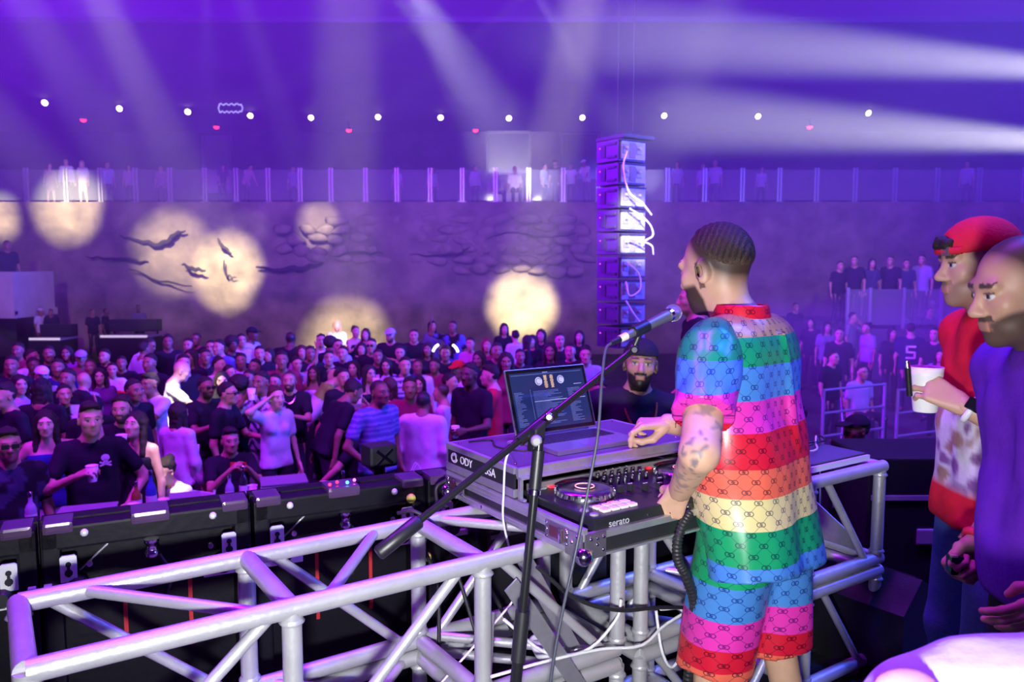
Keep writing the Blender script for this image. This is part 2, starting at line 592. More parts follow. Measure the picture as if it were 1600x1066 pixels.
# downlights and red lamps under the roof
M_LAMP = mat('lamp_lens_warm', (1, .9, .75), .4, emit=(1.0, .80, .52), es=9.0)
M_RED = mat('lamp_lens_red', (1, .05, .05), .4, emit=(1.0, .02, .05), es=5.0)
ords = ['first', 'second', 'third', 'fourth', 'fifth', 'sixth', 'seventh', 'eighth', 'ninth', 'tenth', 'eleventh', 'twelfth']
for i, (x, y) in enumerate([(68, 163), (185, 172), (292, 177), (390, 183), (485, 186), (590, 185), (688, 186), (795, 187), (910, 186), (1038, 183), (1185, 184), (1358, 179)]):
    c = atZ(x, y, 7.22)
    e = empty('downlight', (c.x, c.y, 7.4), '%s warm downlight of the terrace roof row, counted from the left' % ords[i], 'lamp', 'warm downlights under the terrace roof')
    d = Vector((.15, -.9, -.5)).normalized()
    hub = Vector((c.x, c.y + .1, 7.30))
    MB().tube([(c.x, c.y + .1, 7.42), hub], .03, 8).build('bracket', M_BLACK, e)
    MB().lathe([(.02, -.10), (.07, -.08), (.09, .0), (.11, .06)], hub - d * .02, d, 16).build('housing', M_BLACK, e)
    MB().lathe([(.105, .055), (.09, .075), (.02, .085)], hub - d * .02, d, 16).build('lens', M_LAMP, e)
for i, (x, y) in enumerate([(130, 187), (338, 198), (545, 203), (743, 203), (1265, 198)]):
    c = atZ(x, y, 7.1)
    e = empty('red_lamp', (c.x, c.y, 7.4), '%s small red lamp hanging below the warm downlights' % ords[i], 'lamp', 'red lamps under the terrace roof')
    MB().tube([(c.x, c.y, 7.42), (c.x, c.y, 7.2)], .02, 6).build('rod', M_BLACK, e)
    MB().lathe([(.03, .12), (.10, .06), (.12, 0)], (c.x, c.y, 7.1), (0, 0, 1), 12).build('shade', M_BLACK, e)
    MB().lathe([(.11, 0), (.09, -.06), (.03, -.09)], (c.x, c.y, 7.1), (0, 0, 1), 12).build('bulb', M_RED, e)
# small outline sign between the downlights
c = atY(360, 169, 28.5)
e = empty('neon_sign', (c.x, c.y, c.z), 'small pale outline sign hanging beside the fourth downlight', 'sign')
M_NEON = mat('pale_neon', (.8, .8, 1), .4, emit=(.55, .5, 1), es=.9)
mb = MB()
w, h = .38, .13
mb.tube([c + Vector((-w + 2 * w * k / 16, 0, h * (1 + .25 * math.sin(k * 1.6)))) for k in range(17)], .022, 6)
mb.tube([c + Vector((-w + 2 * w * k / 16, 0, -h * (1 + .25 * math.sin(k * 1.9 + 1)))) for k in range(17)], .022, 6)
mb.tube([c + Vector((-w, 0, -h)), c + Vector((-w - .04, 0, 0)), c + Vector((-w, 0, h))], .022, 6)
mb.tube([c + Vector((w, 0, -h)), c + Vector((w + .05, 0, 0)), c + Vector((w, 0, h))], .022, 6)
mb.build('outline_tube', M_NEON, e)
for k in (-.3, .3):
    MB().tube([c + Vector((k, 0, h)), Vector((c.x + k, c.y, 7.42))], .008, 5).build('hanger_wire', M_STEEL, e)

# ------------------------------------------------------------------ aluminium box trusses of the booth
RC = .0255


def truss(name, label, s0, s1, z0, z1, stations, diags_near, diags_far, diags_top, diags_bot):
    root = empty(name, bp((s0 + s1) / 2, .2, max(z0 - RC, 0)), label, 'truss', 'box trusses of the DJ booth')
    T = .40
    for t in (0, T):
        for z in (z0, z1):
            MB().tube([bp(s0, t, z), bp(s1, t, z)], RC, 18).build('chord', M_ALU, root)
    for s in stations:
        for t in (0, T):
            MB().tube([bp(s, t, z0), bp(s, t, z1)], RC * .96, 16).lathe([(RC * 1.02, 0), (RC * 1.25, .006), (RC * 1.02, .014)], bp(s, t, z1 - RC - .014), (0, 0, 1), 14).lathe([(RC * 1.02, 0), (RC * 1.25, .006), (RC * 1.02, .014)], bp(s, t, z0 + RC), (0, 0, 1), 14).build('upright', M_ALU, root)
        for z in (z0, z1):
            MB().tube([bp(s, 0, z), bp(s, T, z)], RC * .96, 16).build('cross_tube', M_ALU, root)
    rd = .0155
    for lst, t in ((diags_near, 0), (diags_far, T)):
        for (a, b) in lst:
            MB().tube([bp(a, t, z1), bp(b, t, z0)], rd, 12).build('diagonal', M_ALU, root)
    for lst, z in ((diags_top, z1), (diags_bot, z0)):
        for (a, b) in lst:
            MB().tube([bp(a, T, z), bp(b, 0, z)], rd, 12).build('diagonal', M_ALU, root)
    return root


tu1 = truss('box_truss', 'upper aluminium box truss in front, left of the equipment case', 0, 1.60, .48, .87, (0, .553, 1.098, 1.60),
            [(.51, .06), (1.03, .63), (1.15, 1.55)], [(.06, .50), (.62, 1.04), (1.52, 1.16)], [(.142, .49), (.95, .64), (1.17, 1.52)], [(.06, .50), (.60, 1.04), (1.15, 1.55)])
tu2 = truss('box_truss', 'upper aluminium box truss running behind the man in the rainbow shirt', 1.70, 3.05, .48, .87, (1.70, 2.12, 2.565, 3.027),
            [(1.76, 2.06), (2.5, 2.18), (2.66, 2.95)], [(2.06, 1.76), (2.18, 2.5), (2.98, 2.62)], [(1.76, 2.06), (2.5, 2.18), (2.62, 2.98)], [(2.06, 1.76), (2.18, 2.5)])
tl1 = truss('box_truss', 'lower aluminium box truss on the stage floor, left of the equipment case', 0, 1.60, .055, .425, (0, .553, 1.098, 1.60),
            [(.06, .50), (.62, 1.04), (1.15, 1.55)], [(.50, .06), (1.04, .62)], [(.06, .50), (1.04, .62), (1.15, 1.55)], [(.06, .50)])
tl2 = truss('box_truss', 'lower aluminium box truss on the stage floor, below the man in the rainbow shirt', 1.70, 3.05, .055, .425, (1.70, 2.12, 2.565, 3.027),
            [(1.76, 2.06), (2.5, 2.18), (2.66, 2.93)], [(2.06, 1.76), (2.18, 2.5), (2.98, 2.62)], [(1.76, 2.06), (2.5, 2.18)], [(2.06, 1.76)])
# gusset plates with a bolt hole at the far end
for root, z in ((tu2, .53), (tl2, .12)):
    hole = [(.028 * math.cos(k * math.pi / 6), .028 * math.sin(k * math.pi / 6)) for k in range(12)]
    o = bp(2.99, .27, z)
    MB().prism([(-.20, -.03), (.13, -.03), (.13, .16), (.09, .18), (-.18, .03)], -.003, .003, o, (V, Zv, U)).build('gusset_plate', M_ALU2, root)
    MB().lathe([(.012, -.006), (.012, .006)], o + Zv * .09 + V * .05, U, 12).build('bolt_hole', M_BLKMAT, root)
# printed lettering on a lower chord
text_part('lettering', 'SC  ERDO', M_BLKMAT, .05, frame_mtx(bp(1.32, -.03, .43), U, Zv, -V), tl1)

# ------------------------------------------------------------------ LED panels hung with their backs to the stage
M_LEDP = mat('led_panel_black', (.004, .0035, .007), .5, .0, bump=(40, .08), spec=.2)
M_LEDTOP = mat('led_panel_top', (.09, .05, .11), .22, .2)  # violet light from above put into the cap colour
M_PLATE = mat('lock_plate', (.75, .75, .74), .4, .2)
la = bp(.069, .836, 0); lb = bp(1.259, .69, 0)
LU = (lb - la).normalized(); LV = Vector((-LU.y, LU.x, 0)); PW = (lb - la).length / 2
LZ = .945
txt = ['first', 'second', 'third', 'fourth', 'fifth', 'sixth']
for i in range(-1, 5):
    c = la + LU * (PW * (i + .5))
    root = empty('led_panel', (c.x, c.y, 0), '%s black video panel from the left, seen from its back' % txt[i + 1], 'video panel', 'video panels along the stage edge')

    def lp(a, b, z):
        return c + LU * a + LV * b + Zv * z
    AX = (LU, LV, Zv)
    MB().box(lp(0, .05, LZ / 2), (PW - .006, .06, LZ - .01), AX).build('back_plate', M_LEDP, root)
    mb = MB()
    mb.box(lp(0, 0, LZ - .045), (PW - .01, .11, .07), AX, bev=.008)
    mb.box(lp(0, 0, .04), (PW - .01, .11, .07), AX, bev=.008)
    for k in (-1, 1): mb.box(lp(k * (PW / 2 - .03), 0, LZ / 2), (.05, .11, LZ - .02), AX, bev=.008)
    fr = mb.build('frame', M_LEDP, root)
    for k in (-1, 1):
        cc = MB().box(lp(k * (PW / 2 - .052), -.01, LZ - .012), (.080, .10, .034), AX, bev=.010).build('corner_cap', M_LEDTOP, root)
        MB().sphere(lp(k * (PW / 2 - .06) - k * .06, -.055, LZ - .035), .012, 8).build('screw_knob', M_PLATE, root)
        x0 = k * (PW / 2 - .075)
        pl = MB().prism([(-.022, -.04), (.022, -.04), (.022, .034), (.016, .04), (-.016, .04), (-.022, .034)], -.004, .004, lp(x0, -.062, LZ - .135), (LU, Zv, LV)).build('lock_plate', M_PLATE, root)
        MB().lathe([(.008, -.002), (.008, .002)], lp(x0, -.067, LZ - .122), LV, 10).box(lp(x0, -.067, LZ - .145), (.008, .003, .03), AX).lathe([(.011, -.002), (.011, .002)], lp(x0, -.067, LZ - .148), LV, 10).build('key_slot', M_BLKMAT, pl)
        MB().box(lp(k * (PW / 2 - .085), -.05, LZ - .215), (.14, .05, .022), AX, bev=.004).box(lp(k * (PW / 2 - .02), -.055, LZ - .20), (.02, .045, .05), AX).build('latch_bracket', M_PLATE, root)
        MB().lathe([(.03, 0), (.03, .03), (.02, .045)], lp(k * (PW / 2 - .095), -.04, LZ - .195), -LV, 12).build('latch_knob', M_BLACK, root)
        MB().lathe([(.009, 0), (.009, .01)], lp(x0 - k * .055, -.055, LZ - .13), -LV, 10).build('stud', M_CHROME, root)
    # centre block with its connector
    MB().box(lp(0, -.015, LZ - .01), (.11, .11, .036), AX, bev=.012).build('centre_cap', M_LEDTOP, root)
    MB().lathe([(.022, 0), (.022, .012), (.017, .014), (.017, .04), (.021, .042), (.021, .055), (.012, .058)], lp(0, -.075, LZ - .075), -Zv, 14).build('connector', M_CHROME, root)
    MB().tube(bez([lp(.02, -.07, LZ - .13), lp(.05, -.08, LZ - .2), lp(.02, -.07, LZ - .3)]), .006, 6).build('jumper_cable', M_RUBBER, root)
    MB().tube([lp(-.12, .015, LZ - .10), lp(-.2, .015, LZ - .17)], .004, 6).build('brace_wire', M_STEEL, root)
    MB().box(lp(.12, .015, .30), (.11, .004, .035), AX).build('serial_sticker', M_WHITE, root)
    if i in (0, 1, 2):
        for k in (-.08, .11): MB().box(lp(k, .016, .60), (.012, .004, .26), AX).build('red_marking', mat('red_tape', (.45, .01, .02), .6), root)
    if i == 1:
        for k, col in enumerate(((.9, .02, .05), (.9, .02, .05), (.05, .7, .9), (.9, .1, .5))):
            MB().sphere(lp(-.045 + .03 * k, -.05 + .02 * (k % 2), LZ + .017), .006, 6).build('status_light', mat('led_%d' % k, col, .4, emit=col, es=4), root)
# green tennis-ball-like marker caps behind the truss
for n, (x, y, Y, lab) in enumerate([(645, 781, 2.72, 'small yellow green ball cap on the panel top beside the boom'), (669, 872, 2.75, 'small yellow green ball cap low behind the truss upright')]):
    p = atY(x, y, Y)
    q = la + LU * ((p - la).dot(LU)) + LV * (-.075)
    root = empty('ball_cap', (q.x, q.y, p.z - .02), lab, 'ball cap')
    MB().sphere((q.x, q.y, p.z), .017, 10).build('ball', mat('ball_green', (.55, .65, .08), .7), root)
    MB().tube([(q.x, q.y, p.z), Vector((q.x, q.y, p.z)) + LV * .05], .006, 8).build('stem', M_BLACK, root)

# ------------------------------------------------------------------ flight case with laptop shelf
M_LAM = mat('laminate_grey', (.11, .10, .13), .45, noise=(60, .06))
M_LAMB = mat('laminate_black', (.018, .018, .022), .4)
S0, S1 = 1.30, 2.06
case = empty('flight_case', bp(1.68, .18, .896), 'grey flight case with chrome ball corners and raised laptop shelf on truss', 'flight case')
TF, TB = -.20, .57


def sbox(mb, s0, s1, t0, t1, z0, z1, bev=0.0, mi=0):
    return mb.box(bp((s0 + s1) / 2, (t0 + t1) / 2, (z0 + z1) / 2), (s1 - s0, t1 - t0, z1 - z0), AXB, bev, mi)


sbox(MB(), S0 + .006, S1 - .006, TF + .006, TB - .006, .897, .958).build('tray', M_LAMB, case)
for z0, z1 in ((.896, .922), (.946, .985)):
    mb = MB()
    for ring in (0, 1):
        e = .0 if ring == 0 else .002
        sbox(mb, S0 - .004, S0 + .014, TF, TB, z0, z1 - .003, .003)
        sbox(mb, S1 - .014, S1 + .004, TF, TB, z0, z1 - .003, .003)
        sbox(mb, S0, S1, TF - .004, TF + .014, z0, z1 - .018, .003)
        sbox(mb, S0, S1, TB - .014, TB + .004, z0, z1 - .003, .003)
        break
    for k in range(2):
        zz = z0 + (z1 - z0) * (k + 1) / 3
        sbox(mb, S0 - .0055, S0, TF + .03, TB - .03, zz - .0015, zz + .0015)
    mb.build('edge_extrusion', M_ALU2, case)
# shelf
sh = sbox(MB(), S0 + .004, S1 - .004, .13, TB, 1.062, 1.080, .002).build('laptop_shelf', M_LAM, case)
sbox(sbox(MB(), S0 - .002, S1 + .002, .116, .132, 1.055, 1.083, .003), S0 - .002, S1 + .002, .10, .128, 1.050, 1.057).build('shelf_edge', M_ALU2, case, label='bright aluminium front edge of the laptop shelf')
mb = MB()
sbox(mb, S0 - .004, S0 + .012, .14, TB, 1.060, 1.081, .002); sbox(mb, S0 - .004, S0 + .012, .14, TB, .986, 1.012, .002)
sbox(mb, S1 - .012, S1 + .004, .14, TB, 1.060, 1.081, .002); sbox(mb, S1 - .012, S1 + .004, .14, TB, .986, 1.012, .002)
sbox(mb, S0, S1, TB - .012, TB + .003, .986, 1.08, .002)
mb.build('shelf_extrusion', M_ALU2, case)
mb = MB()
sbox(MB(), S1 - .008, S1, .145, TB - .01, 1.011, 1.061).build('side_panel', M_LAMB, case)
sbox(mb, S0, S0 + .008, .145, TB - .01, 1.011, 1.061)
lg = mb.build('logo_panel', M_LAMB, case)
for s in (S0 + .004, S1 - .004):
    sbox(sbox(MB(), s - .006, s + .006, .108, .120, .985, 1.055), s - .006, s + .006, .09, .12, .985, .992).build('shelf_bracket', M_ALU2, case)
sbox(MB(), S0 + .05, S1 - .05, .135, .15, 1.0, 1.022, .002).build('rear_bar', M_ALU2, case)
sbox(MB(), S0 + .01, S1 - .01, .3, TB - .012, .985, 1.06).build('rear_compartment', M_BLKMAT, case)
for t in (.18, .53):
    for s in (S0 + .03, S1 - .03):
        MB().lathe([(.006, 0), (.005, .003), (.002, .004)], bp(s, t, 1.08), Zv, 8).build('rivet', M_CHROME, case)
# logo: ring mark and letters on the side facing left
nrm = -U
mb = MB()
c = bp(S0 - .0008, .515, 1.036)
ring = [c + (-V) * (.019 * math.cos(k * math.pi / 12 + .6)) + Zv * (.015 * math.sin(k * math.pi / 12 + .6)) for k in range(22)]
mb.tube(ring, .0032, 6)
ring = [c + (-V) * (.012 * math.cos(k * math.pi / 12 - 1.8)) + Zv * (.010 * math.sin(k * math.pi / 12 - 1.8)) for k in range(18)]
mb.tube(ring, .0022, 6)
mb.build('ring_mark', M_WHITE, lg)
text_part('lettering', 'ODY', M_WHITE, .038, frame_mtx(bp(S0 - .0008, .435, 1.036), -V, Zv, -U), lg)
text_part('lettering', 'USA', M_WHITE, .038, frame_mtx(bp(S0 - .0008, .285, 1.036), -V, Zv, -U), lg)


def corner(s, t, z, ds, dt):
    r = MB().sphere(bp(s + ds * -.002, t + dt * -.002, z), .027, 14).build('ball_corner', M_CHROME, case)
    mb = MB()
    sbox(mb, min(s, s - ds * .075), max(s, s - ds * .075), t - .003 + dt * .003, t + .003 + dt * .003, z - .01, z + .062, .002)
    sbox(mb, s - .003 + ds * .005, s + .003 + ds * .005, min(t, t - dt * .075), max(t, t - dt * .075), z - .01, z + .062, .002)
    br = mb.build('corner_brace', mat('zinc_plate', (.30, .28, .34), .3, .8), case)
    for k in range(3):
        MB().lathe([(.0065, 0), (.0055, .004), (.002, .005)], bp(s - ds * (.02 + .022 * k), t + dt * .006, z + .012 + .018 * (k % 2)), V * dt, 8).build('rivet', M_CHROME, br)
        MB().lathe([(.0065, 0), (.0055, .004), (.002, .005)], bp(s + ds * .008, t - dt * (.02 + .022 * k), z + .05 - .018 * (k % 2)), U * ds, 8).build('rivet', M_CHROME, br)
        MB().lathe([(.0065, 0), (.0055, .004), (.002, .005)], bp(s - ds * (.02 + .022 * k), t + dt * .006, z + .048), V * dt, 8).build('rivet', M_CHROME, br)


corner(S0, TF, .905, -1, -1); corner(S0, TB, .905, -1, 1); corner(S1, TF, .905, 1, -1); corner(S1, TB, .905, 1, 1)
# butterfly latches along the left side
for t in (-.085, .50):
    lt = sbox(MB(), S0 - .008, S0 - .002, t - .055, t + .055, .915, .968, .002).build('latch', mat('zinc_plate'), case)
    sbox(MB(), S0 - .0115, S0 - .007, t - .032, t + .032, .926, .958, .002).build('latch_dish', mat('dark_red_metal', (.16, .05, .08), .35, .6), lt)
    sbox(MB(), S0 - .02, S0 - .010, t - .03, t - .024, .92, .962).build('latch_hook', M_CHROME, lt)
    for k in (-.047, .047):
        for z in (.922, .942, .961):
            MB().lathe([(.0055, 0), (.0045, .003), (.002, .004)], bp(S0 - .008, t + k, z), -U, 8).build('rivet', M_CHROME, lt)
for t in (.05, .2, .33):
    MB().lathe([(.006, 0), (.005, .003), (.002, .004)], bp(S0 - .004, t, .91), -U, 8).build('rivet', M_CHROME, case)

# ------------------------------------------------------------------ DJ controller in the case
M_CTRL = mat('controller_black', (.016, .017, .021), .34, noise=(50, .05))
M_JOG = mat('jog_metal', (.42, .43, .46), .22, 1.0)
M_PADW = mat('pad_lit', (.55, .50, .54), .5, emit=(1, .88, .95), es=.30)
M_KNOB = mat('knob_dark', (.03, .03, .036), .3, .2)
ctl = empty('dj_controller', bp(1.68, -.01, .958), 'black two deck music controller with white lit pads in the flight case', 'controller')
C0, C1, D0, D1, CZ = 1.345, 2.015, -.190, .165, 1.000
sbox(MB(), C0, C1, D0, D1, .960, CZ, .006).build('body', M_CTRL, ctl)
text_part('lettering', 'serato', mat('print_grey', (.45, .45, .5), .5), .030, frame_mtx(bp(1.435, D0 - .0008, .977), U, Zv, -V), ctl)
for s in (1.63, 1.70):
    MB().lathe([(.012, 0), (.012, .014), (.009, .017)], bp(s, D0, .978), -V, 14).build('front_knob', M_KNOB, ctl)
MB().lathe([(.004, 0), (.003, .004)], bp(1.545, D0, .978), -V, 8).build('jack', M_CHROME, ctl)
for c0 in (1.472, 1.888):
    jog = MB().lathe([(.092, 0), (.092, .008), (.088, .018), (.082, .023), (.070, .024), (.035, .026), (.034, .0255), (.005, .0255)], bp(c0, .012, CZ), Zv, 40).build('jog_wheel', M_JOG, ctl)
    mb = MB()
    for k in range(26):
        a = 2 * math.pi * k / 26
        d = U * math.cos(a) + V * math.sin(a)
        mb.box(bp(c0, .012, CZ + .013) + d * .0905, (.010, .006, .014), (U * -math.sin(a) + V * math.cos(a), d, Zv), .001)
    mb.build('grip_notches', mat('jog_rim', (.30, .31, .34), .3, .9), jog)
    MB().lathe([(.034, 0), (.034, .0015), (.026, .0018), (.005, .0018)], bp(c0, .012, CZ + .0252), Zv, 24).build('hub_display', M_BLACK, jog)
    MB().tube([bp(c0, .012, CZ + .0275) + (U * math.cos(a) + V * math.sin(a)) * .029 for a in [2 * math.pi * k / 24 for k in range(25)]], .0022, 5).build('hub_ring', mat('hub_orange', (.9, .5, .3), .4, emit=(1, .55, .3), es=.5), jog)
    # pads 4 x 2
    for i in range(4):
        for j in range(2):
            s_, t_ = c0 - .005 + (i - 1.5) * .034, -.135 + (j - .5) * .030
            MB().box(bp(s_, t_, CZ + .004), (.0265, .0225, .008), AXB, .002).build('pad', M_PADW, ctl)
    for i in range(4):
        s_, t_ = c0 - .005 + (i - 1.5) * .034, -.098
        MB().box(bp(s_, t_, CZ + .002), (.026, .010, .005), AXB, .001).build('mode_button', mat('btn_pink', (.6, .2, .35), .4, emit=(1, .2, .35), es=.6) if i == 2 else M_GREY, ctl)
    for k in range(2):
        MB().lathe([(.013, 0), (.013, .004), (.010, .006)], bp(c0 - .104, -.115 - .045 * k, CZ), Zv, 14).build('play_button', M_GREY, ctl)
    for i in range(5):
        MB().box(bp(c0 - .07 + .034 * i, .132, CZ + .003), (.020, .010, .006), AXB, .001).build('button', mat('btn_red', (.7, .02, .05), .4, emit=(1, .03, .06), es=1.0) if i in (1, 3) else M_GREY, ctl)
    MB().box(bp(c0 + .108, -.02, CZ + .001), (.006, .12, .002), AXB).build('pitch_slot', M_BLKMAT, ctl)
    MB().box(bp(c0 + .108, -.03, CZ + .012), (.020, .014, .022), AXB, .003).build('pitch_fader', M_KNOB, ctl)
    for k in range(3):
        MB().lathe([(.008, 0), (.0065, .018), (.005, .021)], bp(c0 - .10 + .024 * k, .148, CZ), Zv, 12).build('knob', M_KNOB, ctl)
for i in range(6):
    for j in range(4):
        s_, t_ = 1.605 + .0305 * i, .145 - .033 * j
        kb = MB().lathe([(.0085, 0), (.007, .019), (.0055, .022)], bp(s_, t_, CZ), Zv, 12).build('knob', M_KNOB, ctl)
        MB().box(bp(s_, t_ - .004, CZ + .0225), (.0018, .006, .0012), AXB).build('pointer', M_WHITE, kb)
for i in range(4):
    s_ = 1.615 + .042 * i
    MB().box(bp(s_, -.05, CZ + .001), (.005, .075, .002), AXB).build('fader_slot', M_BLKMAT, ctl)
    fd = MB().box(bp(s_, -.035 - .022 * (i % 3), CZ + .013), (.016, .020, .022), AXB, .003).build('channel_fader', M_KNOB, ctl)
    MB().box(bp(s_, -.035 - .022 * (i % 3), CZ + .0245), (.016, .002, .001), AXB).build('fader_line', M_WHITE, fd)
MB().box(bp(1.68, -.125, CZ + .001), (.09, .005, .002), AXB).build('crossfader_slot', M_BLKMAT, ctl)
MB().box(bp(1.70, -.125, CZ + .012), (.014, .020, .020), AXB, .003).build('crossfader', M_KNOB, ctl)

# ------------------------------------------------------------------ laptop
M_LAPTOP = mat('laptop_aluminium', (.55, .55, .58), .32, .9)
LS0, LS1, LT0, LT1, LZ0 = 1.50, 1.865, .185, .435, 1.081
lap = empty('laptop', bp(1.70, .3, LZ0), 'open silver laptop showing mixing software on the case shelf', 'laptop')
sbox(MB(), LS0, LS1, LT0, LT1, LZ0, LZ0 + .015, .004).build('base', M_LAPTOP, lap)
mb = MB()
for r_ in range(6):
    n = 14 if r_ else 14
    for k in range(n):
        if r_ == 0 and 4 <= k <= 8: continue
        sbox(mb, LS0 + .032 + k * .0220, LS0 + .050 + k * .0220, .300 + r_ * .0185, .315 + r_ * .0185, LZ0 + .015, LZ0 + .0165)
sbox(mb, LS0 + .032 + 4 * .0220, LS0 + .050 + 8 * .0220, .300, .315, LZ0 + .015, LZ0 + .0165)
kb = sbox(MB(), LS0 + .028, LS1 - .028, .296, .412, LZ0 + .0150, LZ0 + .0154).build('keyboard_well', M_BLKMAT, lap)
kk = mb.build('keyboard_keys', mat('key_black', (.02, .02, .026), .5), lap); kk['kind'] = 'stuff'
sbox(MB(), 1.64, 1.76, .195, .285, LZ0 + .0150, LZ0 + .0153).build('trackpad', mat('trackpad', (.46, .46, .49), .35, .8), lap)
# lid: leaning back a little
hb = bp((LS0 + LS1) / 2, LT1 - .005, LZ0 + .014)
la_ = math.radians(19)
LX, LY = U, (Zv * math.cos(la_) + V * math.sin(la_))
LN = LX.cross(LY)   # towards the user
LH = .245
AXL = (LX, LY, LN)
lid = MB().box(hb + LY * (LH / 2) - LN * .004, (LS1 - LS0, LH, .006), AXL, .003).build('lid', M_LAPTOP, lap)
MB().box(hb + LY * (LH / 2 + .003) - LN * .0005, (LS1 - LS0 - .010, LH - .012, .002), AXL).build('bezel', mat('bezel_black', (.008, .008, .010), .08), lap)


def screen_mat():
    m = mat('screen_glow', (.01, .012, .03), .06, emit=(.06, .10, .42), es=.22)
    return m


sw, shh = .331, .207
so = hb + LY * (.022 + shh / 2) + LN * .0008
scr = MB().box(so, (sw, shh, .0012), AXL).build('screen', screen_mat(), lap)
M_UI = mat('ui_white', (.3, .3, .35), .4, emit=(.7, .75, .95), es=.55)
M_UIY = mat('ui_yellow', (.4, .3, .1), .4, emit=(1, .72, .3), es=.55)
M_UIG = mat('ui_grey', (.1, .12, .2), .4, emit=(.24, .34, .75), es=.42)


def ui(x0, y0, x1, y1, m, name='screen_graphic', mb=None):
    b = (mb or MB()).box(so + LX * ((x0 + x1) / 2 - .5) * sw + LY * (.5 - (y0 + y1) / 2) * shh + LN * .0009, ((x1 - x0) * sw, (y1 - y0) * shh, .0004), AXL)
    return b if mb is not None else b.build(name, m, scr)


for x in (.465, .55):
    mb = MB(); r_ = random.Random(int(x * 100))
    for k in range(22):
        w = r_.uniform(.012, .025)
        ui(x - w, .07 + k * .0105, x + w, .078 + k * .0105, None, mb=mb)
    mb.build('waveform', M_UIY, scr)
for x in (.37, .67):
    c = so + LX * (x - .5) * sw + LY * (.5 - .17) * shh + LN * .001
    MB().lathe([(.0155, 0), (.0155, .0006)], c, LN, 20).build('virtual_deck', M_UI, scr)
    MB().tube([c + LN * .0009 + LX * (.011 * math.cos(a)) + LY * (.011 * math.sin(a)) for a in [.5 + k * .3 for k in range(16)]], .0011, 5).build('deck_ring', M_BLACK, scr)
mb = MB(); r_ = random.Random(5)
for k in range(26):
    y = .34 + k * .0235
    ui(.02, y, .02 + r_.uniform(.05, .13), y + .006, None, mb=mb)
    ui(.27, y, .27 + r_.uniform(.18, .40), y + .006, None, mb=mb)
    ui(.74, y, .74 + r_.uniform(.05, .2), y + .006, None, mb=mb)
gl = mb.build('track_list_lines', M_UIG, scr); gl['kind'] = 'stuff'
ui(.27, .52, .97, .528, M_UI); ui(.02, .035, .97, .041, M_UIG); ui(.84, .27, .95, .277, M_UI); ui(.44, .012, .51, .02, M_UI)
ui(.235, .3, .238, .95, M_UIG)
MB().tube([hb + LX * -.14, hb + LX * .14], .006, 8).build('hinge', M_BLACK, lap)

# ------------------------------------------------------------------ microphone on its boom stand
M_STAND = mat('stand_black', (.02, .02, .024), .25, .4)
mc = atY(845, 668, 2.05)
stand = empty('microphone_stand', (atY(806, 1066, 1.97).x, 2.0, 0.0), 'black tripod boom microphone stand in front of the truss', 'microphone stand')
pb = atY(806, 1066, 1.98); dirp = (pb - mc).normalized(); base = mc + dirp * ((.02 - mc.z) / dirp.z)
mid = mc + dirp * .52
MB().tube([mc + dirp * .03, mid], .0115, 12).build('upper_pole', M_STAND, stand)
MB().tube([mid - dirp * .04, mid + dirp * .09], .019, 14).build('height_clutch', M_BLACK, stand)
MB().tube([mid + dirp * .05, base - dirp * .02], .0155, 12).build('lower_pole', M_STAND, stand)
for k in range(3):
    a = k * 2.094 + .5
    f = Vector((base.x + .28 * math.cos(a), base.y + .28 * math.sin(a), .012))
    MB().tube([base + Vector((0, 0, .12)), f], .010, 8).sphere(f, .014, 8).build('leg', M_STAND, stand)
tail = atY(590, 866, 1.86); tip = atY(990, 546, 2.27)
bd = (tip - tail).normalized()
MB().tube([tail + bd * .08, tip], .0095, 12).build('boom', M_STAND, stand)
MB().tube([tail - bd * .0, tail + bd * .005, tail + bd * .125, tail + bd * .13], [.014, .0185, .0185, .013], 14).build('counterweight', M_BLACK, stand)
MB().box(tail + bd * .05 - Vector((0, .0, 0)) + bd.cross(Vector((0, 1, 0))).normalized() * 0 + Vector((0, -.0185, 0)), (.05, .002, .006), (bd, Vector((0, 1, 0)), bd.cross(Vector((0, 1, 0))))).build('lettering_mark', M_GREY, stand)
bmid = tail + bd * ((mc - tail).dot(bd))
MB().tube([bmid - bd * .055, bmid + bd * .075], .0165, 12).build('boom_sleeve', M_STAND, stand)
MB().box((bmid + mc) / 2 + dirp * .02, (.042, .034, .062), (bd, bd.cross(dirp).normalized(), -dirp), .008).build('pivot_block', M_BLACK, stand)
MB().lathe([(.014, 0), (.016, .005), (.014, .016), (.009, .020)], (bmid + mc) / 2 + Vector((0, -.016, 0)) + dirp * .028, (0, -1, 0), 16).build('clamp_knob', M_GREY, stand)
MB().lathe([(.012, 0), (.012, .008), (.008, .010)], bmid + bd * .055 + Vector((0, -.012, .004)), (0, -1, 0), 14).build('bolt_head', M_CHROME, stand)
MB().tube([mc + dirp * .06, mc + dirp * .16], .0165, 12).build('collar', M_BLACK, stand)
MB().tube([mc + dirp * .163, mc + dirp * .175], .0175, 12).build('collar_ring', M_CHROME, stand)
